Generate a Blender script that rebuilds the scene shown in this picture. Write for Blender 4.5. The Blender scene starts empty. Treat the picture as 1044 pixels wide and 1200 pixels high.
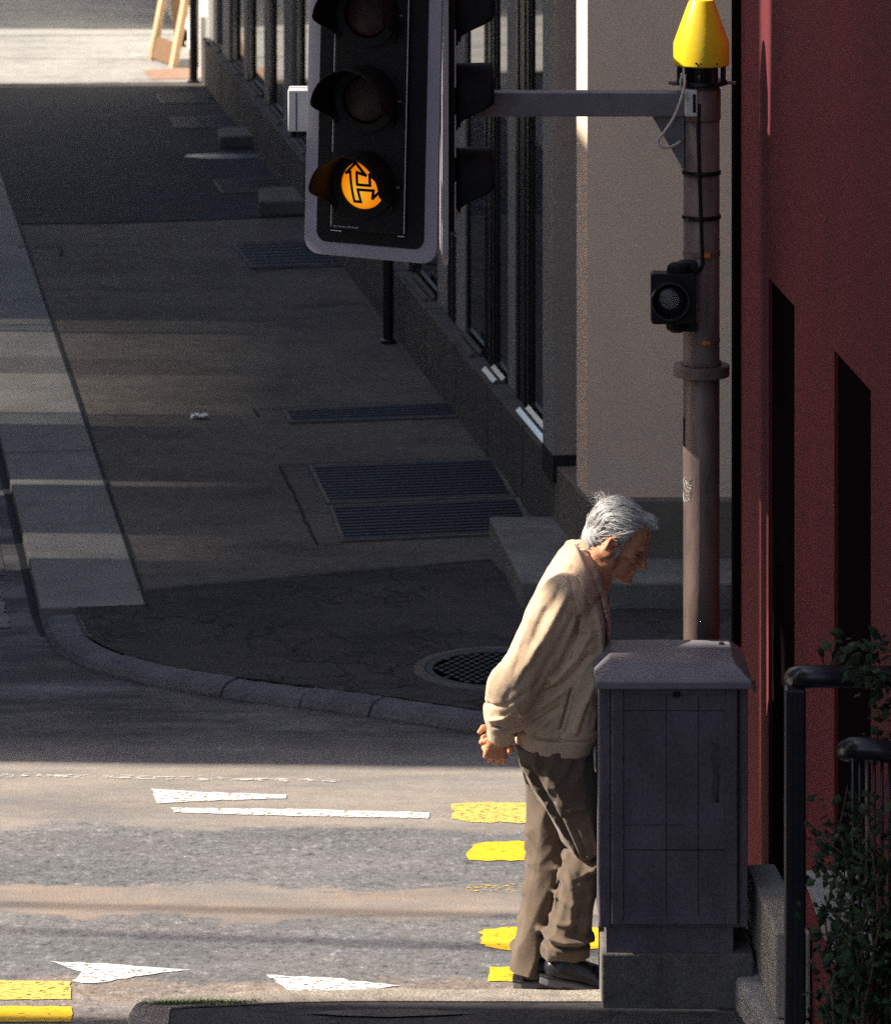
import bpy, bmesh, math, random
import numpy as np
from mathutils import Vector, Matrix

random.seed(7)
RNG = np.random.default_rng(11)
scn = bpy.context.scene
COL = scn.collection
PI = math.pi
FPX, U0, VH, H = 5100.0, 522.0, -540.0, 4.75      # lens in photo pixels, horizon row, eye height

# ------------------------------------------------------------------ camera
cam_d = bpy.data.cameras.new("camera")
cam = bpy.data.objects.new("camera", cam_d)
COL.objects.link(cam)
cam.location = (0, 0, H)
cam.rotation_euler = (math.radians(90), 0, 0)
cam_d.sensor_width = 36
cam_d.lens = FPX / 1200 * 36
cam_d.shift_y = -(600 - VH) / 1200
cam_d.clip_end = 500
cam_d.dof.use_dof = True
cam_d.dof.focus_distance = 14.2
cam_d.dof.aperture_fstop = 9
scn.camera = cam

# ------------------------------------------------------------------ sky and sun
EL, AZ = math.radians(38.5), math.radians(2.5)
sdir = Vector((-math.cos(AZ) * math.cos(EL), math.sin(AZ) * math.cos(EL), math.sin(EL)))
w = bpy.data.worlds.new("World")
scn.world = w
w.use_nodes = True
nt = w.node_tree
sky = nt.nodes.new('ShaderNodeTexSky')
sky.sky_type = 'NISHITA'
sky.sun_disc = False
sky.dust_density = 3.0
sky.ozone_density = 0.7
sky.sun_elevation = EL
sky.sun_rotation = math.radians(272.5)
nt.links.new(sky.outputs[0], nt.nodes['Background'].inputs[0])
nt.nodes['Background'].inputs[1].default_value = 0.10
sun_d = bpy.data.lights.new("sun", 'SUN')
sun_d.energy = 5.0
sun_d.angle = math.radians(0.5)
sun_d.color = (1.0, 0.93, 0.82)
sun = bpy.data.objects.new("sun", sun_d)
COL.objects.link(sun)
sun.location = (-20, 20, 30)
sun.rotation_euler = sdir.to_track_quat('Z', 'Y').to_euler()
scn.view_settings.view_transform = 'Standard'
scn.view_settings.look = 'None'
scn.view_settings.exposure = 1.0
scn.view_settings.gamma = 1
scn.cycles.max_bounces = 8
scn.cycles.use_denoising = False
scn.cycles.sample_clamp_indirect = 3.0

# ------------------------------------------------------------------ helpers
ZS = 0.05                                            # pavement height above the road
def G(u, v, z=0.0):
    Y = FPX * (H - z) / (v - VH)
    return Vector(((u - U0) / FPX * Y, Y, z))
def P(u, v, Y):
    return Vector(((u - U0) / FPX * Y, Y, H - (v - VH) * Y / FPX))
def XU(u, Y): return (u - U0) / FPX * Y
def ZV(v, Y): return H - (v - VH) * Y / FPX

def nodes(name):
    m = bpy.data.materials.new(name)
    m.use_nodes = True
    t = m.node_tree
    b = t.nodes['Principled BSDF']
    return m, t, b
def N(t, kind, **kw):
    n = t.nodes.new(kind)
    for k, v in kw.items():
        if k in n.inputs: n.inputs[k].default_value = v
        else: setattr(n, k, v)
    return n
def ramp(t, fac, stops):
    r = t.nodes.new('ShaderNodeValToRGB')
    e = r.color_ramp.elements
    while len(e) < len(stops): e.new(0.5)
    for i, (p, c) in enumerate(stops):
        e[i].position = p
        e[i].color = (*c, 1) if len(c) == 3 else c
    t.links.new(fac, r.inputs[0])
    return r.outputs[0]
def mixc(t, fac, a, b, mode='MIX'):
    n = t.nodes.new('ShaderNodeMix')
    n.data_type = 'RGBA'; n.blend_type = mode
    for sock, val in ((n.inputs[0], fac), (n.inputs[6], a), (n.inputs[7], b)):
        if hasattr(val, 'is_linked'): t.links.new(val, sock)
        elif isinstance(val, (int, float)): sock.default_value = val
        else: sock.default_value = (*val, 1) if len(val) == 3 else val
    return n.outputs[2]
def coords(t, scale=(1, 1, 1), world=False):
    if world:
        g = t.nodes.new('ShaderNodeNewGeometry'); src = g.outputs['Position']
    else:
        g = t.nodes.new('ShaderNodeTexCoord'); src = g.outputs['Object']
    mp = t.nodes.new('ShaderNodeMapping')
    mp.inputs['Scale'].default_value = scale
    t.links.new(src, mp.inputs[0])
    return mp.outputs[0]
def noise(t, vec, scale, detail=4, rough=0.55):
    n = N(t, 'ShaderNodeTexNoise', Scale=scale, Detail=detail, Roughness=rough)
    t.links.new(vec, n.inputs['Vector'])
    return n.outputs['Fac']
def bump(t, b, h, strength, dist=0.01):
    n = N(t, 'ShaderNodeBump', Strength=strength, Distance=dist)
    t.links.new(h, n.inputs['Height'])
    t.links.new(n.outputs[0], b.inputs['Normal'])
def mat(name, col, rough=0.6, metal=0.0, var=0.2, scale=6, bmp=0.0, bscale=120, spec=0.5, stretch=(1, 1, 1), speck=0.0):
    m, t, b = nodes(name)
    vec = coords(t, stretch)
    f = noise(t, vec, scale, 6, 0.6)
    c1 = tuple(c * (1 - var) for c in col); c2 = tuple(min(1, c * (1 + var)) for c in col)
    c = ramp(t, f, [(0.3, c1), (0.7, c2)])
    if speck:
        f2 = noise(t, vec, bscale * 2, 2, 0.7)
        sp = ramp(t, f2, [(0.35, (1 - speck,) * 3), (0.65, (1 + speck,) * 3)])
        c = mixc(t, 1.0, c, sp, 'MULTIPLY')
    t.links.new(c, b.inputs['Base Color'])
    b.inputs['Roughness'].default_value = rough
    b.inputs['Metallic'].default_value = metal
    b.inputs['Specular IOR Level'].default_value = spec
    if bmp:
        bump(t, b, noise(t, vec, bscale, 3, 0.6), bmp)
    return m

def tag(o, label=None, cat=None, group=None, kind=None):
    if label: o['label'] = label
    if cat: o['category'] = cat
    if group: o['group'] = group
    if kind: o['kind'] = kind
    return o
def empty(name, loc, label=None, cat=None, group=None, rot=(0, 0, 0)):
    o = bpy.data.objects.new(name, None)
    o.empty_display_size = 0.1
    COL.objects.link(o)
    o.location = loc
    o.rotation_euler = rot
    return tag(o, label, cat, group)
def origin_of(o):
    v = Vector((0, 0, 0))
    while o is not None:
        v += o.location; o = o.parent
    return v
def obj(name, bm, m, parent=None, smooth=False, local=False, bevel=0.0, solid=0.0, base=None):
    """bm in world coordinates (or, local=True, in the parent's own) -> one mesh object"""
    if isinstance(bm, bmesh.types.BMesh):
        me = bpy.data.meshes.new(name)
        bmesh.ops.recalc_face_normals(bm, faces=bm.faces[:])
        bm.to_mesh(me); bm.free()
    else:
        me = bm
    if m is not None: me.materials.append(m)
    o = bpy.data.objects.new(name, me)
    COL.objects.link(o)
    off = Vector((0, 0, 0))
    if base is not None:
        off = Vector(base); o.location = off
    if parent is not None:
        o.parent = parent
        if not local: off = origin_of(parent)
    if off.length:
        me.transform(Matrix.Translation(-off))
    if smooth:
        me.shade_smooth()
    if solid:
        md = o.modifiers.new('solid', 'SOLIDIFY'); md.thickness = solid; md.offset = 0
    if bevel:
        md = o.modifiers.new('bevel', 'BEVEL'); md.width = bevel; md.segments = 2; md.limit_method = 'ANGLE'; md.angle_limit = math.radians(40)
    return o
def BM():
    return bmesh.new()
ID = lambda x, y, z: Vector((x, y, z))
def box(bm, x0, x1, y0, y1, z0, z1, f=ID):
    vs = [bm.verts.new(f(x, y, z)) for z in (z0, z1) for y in (y0, y1) for x in (x0, x1)]
    for q in ((0, 2, 3, 1), (4, 5, 7, 6), (0, 1, 5, 4), (2, 6, 7, 3), (0, 4, 6, 2), (1, 3, 7, 5)):
        bm.faces.new([vs[i] for i in q])
def prism(bm, pts, z0, z1, f=ID):
    a = [bm.verts.new(f(p[0], p[1], z0)) for p in pts]
    b = [bm.verts.new(f(p[0], p[1], z1)) for p in pts]
    n = len(pts)
    bm.faces.new(a[::-1]); bm.faces.new(b)
    for i in range(n):
        bm.faces.new((a[i], a[(i + 1) % n], b[(i + 1) % n], b[i]))
def extrude_poly(bm, pts, vec):
    """pts: list of Vectors in a plane; a solid swept by vec"""
    a = [bm.verts.new(p) for p in pts]
    b = [bm.verts.new(Vector(p) + Vector(vec)) for p in pts]
    n = len(pts)
    bm.faces.new(a[::-1]); bm.faces.new(b)
    for i in range(n):
        bm.faces.new((a[i], a[(i + 1) % n], b[(i + 1) % n], b[i]))
def lathe(bm, prof, c=(0, 0, 0), axis='z', n=32, cap=True):
    rings = []
    for r, h in prof:
        ring = []
        for i in range(n):
            a = 2 * PI * i / n
            if axis == 'z': p = (r * math.cos(a), r * math.sin(a), h)
            elif axis == 'y': p = (r * math.cos(a), h, r * math.sin(a))
            else: p = (h, r * math.cos(a), r * math.sin(a))
            ring.append(bm.verts.new(Vector(p) + Vector(c)))
        rings.append(ring)
    for a, b in zip(rings, rings[1:]):
        for i in range(n):
            bm.faces.new((a[i], a[(i + 1) % n], b[(i + 1) % n], b[i]))
    if cap:
        bm.faces.new(rings[0][::-1]); bm.faces.new(rings[-1])
def tube(bm, pts, r, n=8, cap=True):
    pts = [Vector(p) for p in pts]
    rr = r if isinstance(r, (list, tuple)) else [r] * len(pts)
    rings = []
    up = None
    for i, p in enumerate(pts):
        d = (pts[min(i + 1, len(pts) - 1)] - pts[max(i - 1, 0)]).normalized()
        if up is None:
            up = d.orthogonal().normalized()
        up = (up - d * up.dot(d)).normalized()
        s = d.cross(up)
        rings.append([bm.verts.new(p + (up * math.cos(2 * PI * k / n) + s * math.sin(2 * PI * k / n)) * rr[i]) for k in range(n)])
    for a, b in zip(rings, rings[1:]):
        for i in range(n):
            bm.faces.new((a[i], a[(i + 1) % n], b[(i + 1) % n], b[i]))
    if cap:
        bm.faces.new(rings[0][::-1]); bm.faces.new(rings[-1])
def sheet(name, pts, m, z=None, label=None, jag=0.0, seg=0.03, parent=None, kind='structure'):
    """a flat ground sheet from world points, its outline optionally ragged"""
    pts = [Vector(p) for p in pts]
    if jag:
        out = []
        for a, b in zip(pts, pts[1:] + pts[:1]):
            n = max(1, int((b - a).length / seg))
            for i in range(n):
                q = a.lerp(b, i / n)
                out.append(q + Vector((random.gauss(0, jag), random.gauss(0, jag), 0)))
        pts = out
    bm = BM()
    fc = bm.faces.new([bm.verts.new((p.x, p.y, p.z if z is None else z)) for p in pts])
    fc.normal_update()
    if fc.normal.z < 0: fc.normal_flip()
    o = obj(name, bm, m, parent)
    if kind: o['kind'] = kind
    return o
def spline(pts, n=12):
    """Catmull-Rom through points"""
    pts = [Vector(p) for p in pts]
    q = [pts[0] * 2 - pts[1]] + pts + [pts[-1] * 2 - pts[-2]]
    out = []
    for i in range(1, len(q) - 2):
        for k in range(n):
            s = k / n
            a, b, c, d = q[i - 1], q[i], q[i + 1], q[i + 2]
            out.append(0.5 * ((2 * b) + (c - a) * s + (2 * a - 5 * b + 4 * c - d) * s * s + (3 * b - a - 3 * c + d) * s ** 3))
    out.append(pts[-1])
    return out
def rrect(w_, h_, r, n=8, cx=0, cz=0):
    out = []
    for sx, sz, a0 in ((1, 1, 0), (-1, 1, 90), (-1, -1, 180), (1, -1, 270)):
        for k in range(n + 1):
            a = math.radians(a0 + 90 * k / n)
            out.append((cx + sx * (w_ - r) + r * math.cos(a), cz + sz * (h_ - r) + r * math.sin(a)))
    return out

# ------------------------------------------------------------------ materials
def asphalt(name, dark, light, crack=0.0, speck=0.35, scale=1.0, rough=0.9):
    m, t, b = nodes(name)
    vec = coords(t, (scale,) * 3, world=True)
    big = noise(t, vec, 0.9, 5, 0.6)
    c = ramp(t, big, [(0.3, dark), (0.7, light)])
    fine = noise(t, vec, 130, 3, 0.8)
    c = mixc(t, 1.0, c, ramp(t, fine, [(0.3, (1 - speck,) * 3), (0.5, (1, 1, 1)), (0.72, (1 + speck,) * 3)]), 'MULTIPLY')
    mid = noise(t, vec, 14, 4, 0.7)
    c = mixc(t, 1.0, c, ramp(t, mid, [(0.3, (0.82,) * 3), (0.7, (1.16,) * 3)]), 'MULTIPLY')
    vs = N(t, 'ShaderNodeTexVoronoi', feature='F1', Scale=2.6); t.links.new(vec, vs.inputs['Vector'])
    c = mixc(t, 1.0, c, ramp(t, vs.outputs['Distance'], [(0.035, (0.55,) * 3), (0.055, (1,) * 3)]), 'MULTIPLY')
    stain = noise(t, coords(t, (scale * 0.7, scale * 1.6, 1), world=True), 2.3, 6, 0.75)
    c = mixc(t, 1.0, c, ramp(t, stain, [(0.34, (0.66,) * 3), (0.48, (1,) * 3), (0.70, (1.14,) * 3)]), 'MULTIPLY')
    h = fine
    if crack:
        d = noise(t, vec, 5, 3)
        va = N(t, 'ShaderNodeVectorMath', operation='ADD')
        sc = N(t, 'ShaderNodeVectorMath', operation='SCALE'); sc.inputs['Scale'].default_value = 0.35
        nz = N(t, 'ShaderNodeTexNoise', Scale=4.0, Detail=4.0); t.links.new(vec, nz.inputs['Vector'])
        t.links.new(nz.outputs['Color'], sc.inputs[0])
        t.links.new(vec, va.inputs[0]); t.links.new(sc.outputs[0], va.inputs[1])
        vo = N(t, 'ShaderNodeTexVoronoi', feature='DISTANCE_TO_EDGE', Scale=4.5)
        t.links.new(va.outputs[0], vo.inputs['Vector'])
        line = ramp(t, vo.outputs['Distance'], [(0.0, (0.12,) * 3), (0.04, (1, 1, 1))])
        mask = ramp(t, noise(t, vec, 1.6, 2), [(0.40, (0, 0, 0)), (0.52, (crack,) * 3)])
        c = mixc(t, mask, c, mixc(t, 1.0, c, line, 'MULTIPLY'))
    t.links.new(c, b.inputs['Base Color'])
    b.inputs['Roughness'].default_value = rough
    b.inputs['Specular IOR Level'].default_value = 0.3
    bump(t, b, h, 0.35, 0.008)
    return m

def road_material():
    """asphalt worn in bands along the carriageway, its far side darkened as painted shade"""
    m, t, b = nodes('road_asphalt')
    vec = coords(t, (1, 1, 1), world=True)
    sep = N(t, 'ShaderNodeSeparateXYZ'); t.links.new(vec, sep.inputs[0])
    wv = noise(t, coords(t, (1.6, 3, 1), world=True), 1.4, 5, 0.65)
    ma = N(t, 'ShaderNodeMath', operation='MULTIPLY_ADD'); ma.inputs[1].default_value = 0.46; ma.inputs[2].default_value = -0.23
    t.links.new(wv, ma.inputs[0])
    y = N(t, 'ShaderNodeMath', operation='ADD'); t.links.new(sep.outputs[1], y.inputs[0]); t.links.new(ma.outputs[0], y.inputs[1])
    # tilt: bands slope with x a little
    mx = N(t, 'ShaderNodeMath', operation='MULTIPLY_ADD'); mx.inputs[1].default_value = 0.03
    t.links.new(sep.outputs[0], mx.inputs[0]); t.links.new(y.outputs[0], mx.inputs[2])
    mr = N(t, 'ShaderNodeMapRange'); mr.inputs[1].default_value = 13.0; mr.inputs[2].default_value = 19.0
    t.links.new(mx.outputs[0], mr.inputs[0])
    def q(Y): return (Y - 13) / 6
    beige, grey, tan_, dark = (0.31, 0.262, 0.222), (0.160, 0.156, 0.160), (0.30, 0.234, 0.19), (0.080, 0.073, 0.075)  # last tone paints shade into the road past the shadow edge
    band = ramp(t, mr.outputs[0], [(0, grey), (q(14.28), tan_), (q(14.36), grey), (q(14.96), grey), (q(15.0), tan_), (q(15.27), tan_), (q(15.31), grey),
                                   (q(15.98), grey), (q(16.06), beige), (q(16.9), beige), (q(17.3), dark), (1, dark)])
    brk = ramp(t, noise(t, coords(t, (0.8, 2.6, 1), world=True), 1.3, 6, 0.7), [(0.40, (0.75,) * 3), (0.56, (0.0,) * 3)])
    band = mixc(t, brk, band, (0.20, 0.185, 0.178))
    # pits and pale stones, only in the rough grey bands
    pitn = noise(t, coords(t, (17, 15, 20), world=True), 1.0, 6, 0.85)
    pits = ramp(t, pitn, [(0.34, (0.22,) * 3), (0.42, (0.85,) * 3), (0.57, (1.05,) * 3), (0.66, (2.0,) * 3)])
    rough_mask = ramp(t, mr.outputs[0], [(0, (1,) * 3), (q(14.96), (1,) * 3), (q(15.0), (0.15,) * 3), (q(15.27), (0.15,) * 3), (q(15.31), (1,) * 3), (q(15.98), (1,) * 3), (q(16.06), (0.2,) * 3), (1, (0.25,) * 3)])
    grit = ramp(t, noise(t, coords(t, (1, 0.8, 1), world=True), 46, 4, 0.8), [(0.36, (0.45,) * 3), (0.45, (0.95,) * 3), (0.57, (1.0,) * 3), (0.67, (1.75,) * 3)])
    c = mixc(t, rough_mask, band, mixc(t, 1.0, mixc(t, 1.0, band, pits, 'MULTIPLY'), grit, 'MULTIPLY'))
    fine = noise(t, vec, 120, 3, 0.8)
    c = mixc(t, 1.0, c, ramp(t, fine, [(0.3, (0.72,) * 3), (0.5, (1,) * 3), (0.72, (1.3,) * 3)]), 'MULTIPLY')
    big = noise(t, coords(t, (0.5, 2.2, 1), world=True), 1.6, 5, 0.65)
    c = mixc(t, 1.0, c, ramp(t, big, [(0.3, (0.8,) * 3), (0.7, (1.18,) * 3)]), 'MULTIPLY')
    t.links.new(c, b.inputs['Base Color'])
    b.inputs['Roughness'].default_value = 0.9
    b.inputs['Specular IOR Level'].default_value = 0.25
    hm = N(t, 'ShaderNodeMath', operation='ADD'); t.links.new(fine, hm.inputs[0]); t.links.new(pitn, hm.inputs[1])
    bump(t, b, hm.outputs[0], 0.4, 0.008)
    return m

def paint(name, col, wear=0.5, wscale=26):
    """road paint worn through to the asphalt (holes show the road below)"""
    m, t, b = nodes(name)
    vec = coords(t, (1, 2.0, 1), world=True)
    f = noise(t, vec, wscale, 5, 0.75)
    alpha = ramp(t, f, [(wear - 0.16, (0, 0, 0)), (wear - 0.11, (1, 1, 1))])
    g = noise(t, vec, 90, 3, 0.8)
    c = mixc(t, 1.0, col, ramp(t, g, [(0.3, (0.8,) * 3), (0.6, (1.0,) * 3)]), 'MULTIPLY')
    t.links.new(c, b.inputs['Base Color'])
    t.links.new(alpha, b.inputs['Alpha'])
    b.inputs['Roughness'].default_value = 0.7
    return m

def cloth(name, col, rough=0.85, weave=900, var=0.12, sheen=0.2):
    m, t, b = nodes(name)
    vec = coords(t)
    c = ramp(t, noise(t, vec, 9, 5, 0.6), [(0.3, tuple(x * (1 - var) for x in col)), (0.7, tuple(x * (1 + var) for x in col))])
    fine = noise(t, vec, weave, 2, 0.7)
    c = mixc(t, 1.0, c, ramp(t, fine, [(0.3, (0.85,) * 3), (0.7, (1.12,) * 3)]), 'MULTIPLY')
    c = mixc(t, 1.0, c, ramp(t, noise(t, vec, 240, 4, 0.8), [(0.32, (0.80,) * 3), (0.68, (1.16,) * 3)]), 'MULTIPLY')
    t.links.new(c, b.inputs['Base Color'])
    b.inputs['Roughness'].default_value = rough
    b.inputs['Specular IOR Level'].default_value = 0.2
    b.inputs['Sheen Weight'].default_value = sheen
    wr = noise(t, vec, 28, 3, 0.6)
    ad = N(t, 'ShaderNodeMath', operation='MULTIPLY_ADD'); ad.inputs[1].default_value = 0.12
    t.links.new(fine, ad.inputs[0]); t.links.new(wr, ad.inputs[2])
    bump(t, b, ad.outputs[0], 0.35, 0.008)
    return m

MAT = {}
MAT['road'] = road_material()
MAT['pave'] = asphalt('pavement_asphalt', (0.100, 0.084, 0.072), (0.148, 0.124, 0.104), crack=0.25)
MAT['far_pave'] = asphalt('far_pavement', (0.24, 0.232, 0.218), (0.32, 0.305, 0.285))
MAT['dark_patch'] = asphalt('dark_patch_asphalt', (0.034, 0.031, 0.031), (0.056, 0.050, 0.048), crack=1.0)
MAT['new_asphalt'] = asphalt('new_asphalt', (0.024, 0.025, 0.031), (0.036, 0.036, 0.042))
MAT['near_pave'] = asphalt('near_pavement', (0.06, 0.057, 0.06), (0.085, 0.08, 0.082), crack=0.4)
MAT['granite'] = mat('granite', (0.185, 0.172, 0.156), 0.85, var=0.22, scale=3, bmp=0.25, bscale=140, speck=0.3)
MAT['kerb'] = mat('kerb_granite', (0.085, 0.083, 0.092), 0.75, var=0.3, scale=8, bmp=0.4, bscale=60, speck=0.3)
MAT['kerb_pale'] = mat('pale_kerb_stone', (0.31, 0.265, 0.215), 0.9, var=0.3, scale=16, bmp=0.6, bscale=90, speck=0.5)
MAT['concrete'] = mat('concrete', (0.29, 0.285, 0.27), 0.85, var=0.18, scale=7, bmp=0.35, bscale=90, speck=0.25)
MAT['concrete_dark'] = mat('dark_concrete', (0.13, 0.12, 0.105), 0.9, var=0.3, scale=9, bmp=0.5, bscale=70, speck=0.3)
MAT['beige'] = mat('beige_render', (0.84, 0.63, 0.475), 0.9, var=0.06, scale=2.2, bmp=0.3, bscale=160, speck=0.14)
MAT['greybeige'] = mat('grey_render', (0.27, 0.25, 0.235), 0.85, var=0.07, scale=3, bmp=0.2, bscale=150, speck=0.1)
MAT['plinth'] = mat('stone_plinth', (0.085, 0.075, 0.068), 0.85, var=0.25, scale=6, bmp=0.25, bscale=110, speck=0.25)
MAT['plinth_brown'] = mat('brown_plinth', (0.17, 0.14, 0.115), 0.85, var=0.14, scale=5, bmp=0.3, bscale=110, speck=0.25)
MAT['blackmetal'] = mat('black_metal', (0.014, 0.014, 0.017), 0.35, 0.4, var=0.2, scale=20)
MAT['sill'] = mat('polished_sill', (0.55, 0.58, 0.62), 0.12, 1.0, var=0.05)
MAT['red'] = mat('red_render', (0.125, 0.009, 0.014), 0.9, var=0.22, scale=1.6, bmp=0.4, bscale=150, speck=0.3, stretch=(1, 1, 0.5))
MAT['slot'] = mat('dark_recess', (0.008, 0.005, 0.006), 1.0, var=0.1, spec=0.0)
MAT['darkglass'] = mat('dark_glass', (0.012, 0.016, 0.026), 0.03, 0.0, var=0.05, spec=0.6)
MAT['darkglass'].node_tree.nodes['Principled BSDF'].inputs['IOR'].default_value = 2.4
MAT['white_board'] = mat('white_coated_board', (0.36, 0.33, 0.37), 0.5, var=0.06, scale=5, bmp=0.05)
MAT['black_plastic'] = mat('black_plastic', (0.006, 0.0052, 0.0065), 0.5, var=0.25, scale=30, bmp=0.12, bscale=400, spec=0.3)
MAT['visor'] = mat('visor_plastic', (0.008, 0.0068, 0.0072), 0.65, var=0.3, scale=30, bmp=0.2, bscale=350, spec=0.2)
MAT['galv'] = mat('galvanised_steel', (0.19, 0.130, 0.112), 0.5, 0.2, var=0.42, scale=11, bmp=0.12, bscale=90, stretch=(1, 1, 0.35))
MAT['arm_paint'] = mat('arm_paint', (0.16, 0.145, 0.16), 0.5, 0.0, var=0.2, scale=14, bmp=0.1, bscale=120)
MAT['white_metal'] = mat('white_painted_metal', (0.72, 0.70, 0.66), 0.45, var=0.1, scale=10)
MAT['yellow_shell'] = mat('yellow_shell', (0.82, 0.55, 0.015), 0.38, var=0.06, scale=9, bmp=0.06, bscale=60, spec=0.45)
MAT['cable'] = mat('pale_cable', (0.55, 0.52, 0.45), 0.5)
MAT['orange'] = mat('orange_sticker', (0.80, 0.20, 0.03), 0.5)
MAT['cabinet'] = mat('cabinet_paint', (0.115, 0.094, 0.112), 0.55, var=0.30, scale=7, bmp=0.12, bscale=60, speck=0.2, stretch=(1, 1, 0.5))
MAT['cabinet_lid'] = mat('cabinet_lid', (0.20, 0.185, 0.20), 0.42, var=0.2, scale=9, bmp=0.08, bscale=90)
MAT['grime'] = mat('sticker_residue', (0.082, 0.066, 0.076), 0.8, var=0.5, scale=30, bmp=0.3)
MAT['dark_gap'] = mat('dark_joint', (0.012, 0.011, 0.012), 0.9)
MAT['iron'] = mat('cast_iron', (0.045, 0.045, 0.052), 0.55, 0.5, var=0.25, scale=20, bmp=0.2, bscale=120)
MAT['grate'] = mat('grate_steel', (0.026, 0.027, 0.036), 0.6, 0.2, var=0.2, scale=16)
MAT['pit'] = mat('gap_and_shade_dark', (0.008, 0.008, 0.01), 0.9)
MAT['rail'] = mat('dark_handrail', (0.035, 0.034, 0.042), 0.28, 0.6, var=0.25, scale=12)
MAT['wood'] = mat('raw_wood', (0.48, 0.33, 0.19), 0.75, var=0.2, scale=18, stretch=(6, 6, 1))
MAT['darkwood'] = mat('shaded_wood', (0.16, 0.085, 0.035), 0.7, var=0.25, scale=18, stretch=(6, 6, 1))  # dark brown paints the shade on the board's rails and rear leaf
MAT['terracotta'] = mat('terracotta_mat', (0.27, 0.155, 0.105), 0.9, var=0.15, scale=12, speck=0.2)
MAT['paper'] = mat('paper', (0.75, 0.75, 0.75), 0.8)
MAT['white_wall'] = mat('white_render', (0.74, 0.72, 0.67), 0.9, var=0.06, scale=4, bmp=0.15)
MAT['house'] = mat('house_render', (0.42, 0.38, 0.33), 0.9, var=0.08, scale=2)
MAT['yellow_paint'] = paint('yellow_road_paint', (0.80, 0.50, 0.015), 0.52)
MAT['yellow_worn'] = paint('worn_yellow_paint', (0.74, 0.52, 0.12), 0.57, 40)
MAT['yellow_faint'] = paint('faint_yellow_paint', (0.70, 0.50, 0.06), 0.70, 30)
MAT['white_paint'] = paint('white_road_paint', (0.72, 0.70, 0.66), 0.575, 34)
MAT['white_faint'] = paint('faint_white_paint', (0.62, 0.59, 0.55), 0.68, 20)
def emit_mat(name, col, s):
    m, t, b = nodes(name)
    vec = coords(t)
    ln = N(t, 'ShaderNodeVectorMath', operation='DISTANCE'); t.links.new(vec, ln.inputs[0]); ln.inputs[1].default_value = (-0.030, -0.04, -0.022)
    nz = noise(t, vec, 70, 2)
    ad = N(t, 'ShaderNodeMath', operation='MULTIPLY_ADD'); ad.inputs[1].default_value = 0.02; t.links.new(nz, ad.inputs[0]); t.links.new(ln.outputs['Value'], ad.inputs[2])
    mr = N(t, 'ShaderNodeMapRange'); mr.inputs[1].default_value = 0.0; mr.inputs[2].default_value = 0.14; t.links.new(ad.outputs[0], mr.inputs[0])
    c = ramp(t, mr.outputs[0], [(0.1, (1.0, 0.55, 0.03)), (0.5, col), (1.0, (0.5, 0.09, 0.0))])
    t.links.new(c, b.inputs['Emission Color'])
    b.inputs['Base Color'].default_value = (0.3, 0.1, 0.0, 1)
    b.inputs['Emission Strength'].default_value = s
    b.inputs['Roughness'].default_value = 0.3
    return m
MAT['amber'] = emit_mat('lit_amber_lens', (1.0, 0.27, 0.004), 0.42)
MAT['red_lens'] = mat('unlit_red_lens', (0.035, 0.003, 0.005), 0.25, var=0.2, scale=60, bmp=0.4, bscale=260)
MAT['amber_lens'] = mat('unlit_amber_lens', (0.030, 0.009, 0.004), 0.25, var=0.2, scale=60, bmp=0.4, bscale=260)
MAT['led_lens'] = mat('smoked_lens', (0.02, 0.018, 0.02), 0.2, var=0.2)
MAT['jacket'] = cloth('beige_jacket_cotton', (0.66, 0.475, 0.315))
MAT['jacket_in'] = cloth('jacket_seam_shadow', (0.24, 0.18, 0.12))
MAT['shirt'] = cloth('dark_shirt', (0.05, 0.032, 0.036))
MAT['trousers'] = cloth('brown_trousers', (0.135, 0.094, 0.064), var=0.22)
MAT['leather'] = mat('black_leather', (0.018, 0.018, 0.020), 0.32, var=0.3, scale=30, bmp=0.25, bscale=60)
MAT['sole'] = mat('grey_rubber_sole', (0.13, 0.13, 0.13), 0.6)
MAT['button'] = mat('brown_button', (0.16, 0.10, 0.05), 0.4)
MAT['bark'] = mat('stem_bark', (0.10, 0.075, 0.05), 0.9)
def leaf_mat(name, c1, c2):
    m, t, b = nodes(name)
    g = t.nodes.new('ShaderNodeNewGeometry')
    c = ramp(t, g.outputs['Random Per Island'], [(0.0, c1), (0.75, c2), (1.0, tuple(min(1, x * 1.8) for x in c2))])
    t.links.new(c, b.inputs['Base Color'])
    b.inputs['Roughness'].default_value = 0.7
    b.inputs['Specular IOR Level'].default_value = 0.2
    b.inputs['Transmission Weight'].default_value = 0.0
    return m
MAT['leaf'] = leaf_mat('ivy_leaf', (0.008, 0.016, 0.008), (0.028, 0.050, 0.020))
MAT['grass'] = leaf_mat('grass_blade', (0.06, 0.12, 0.02), (0.16, 0.22, 0.04))
def skin_mat():
    m, t, b = nodes('weathered_skin')
    vec = coords(t)
    c = ramp(t, noise(t, vec, 45, 5, 0.7), [(0.3, (0.56, 0.22, 0.105)), (0.7, (0.76, 0.37, 0.20))])
    c = mixc(t, 1.0, c, ramp(t, noise(t, vec, 260, 3, 0.7), [(0.3, (0.8,) * 3), (0.7, (1.12,) * 3)]), 'MULTIPLY')
    t.links.new(c, b.inputs['Base Color'])
    b.inputs['Roughness'].default_value = 0.5
    b.inputs['Subsurface Weight'].default_value = 0.15
    b.inputs['Subsurface Radius'].default_value = (0.01, 0.004, 0.002)
    b.inputs['Subsurface Scale'].default_value = 0.6
    bump(t, b, noise(t, coords(t, (1, 1, 2.2)), 110, 4, 0.7), 0.55, 0.004)
    return m
MAT['skin'] = skin_mat()
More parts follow.
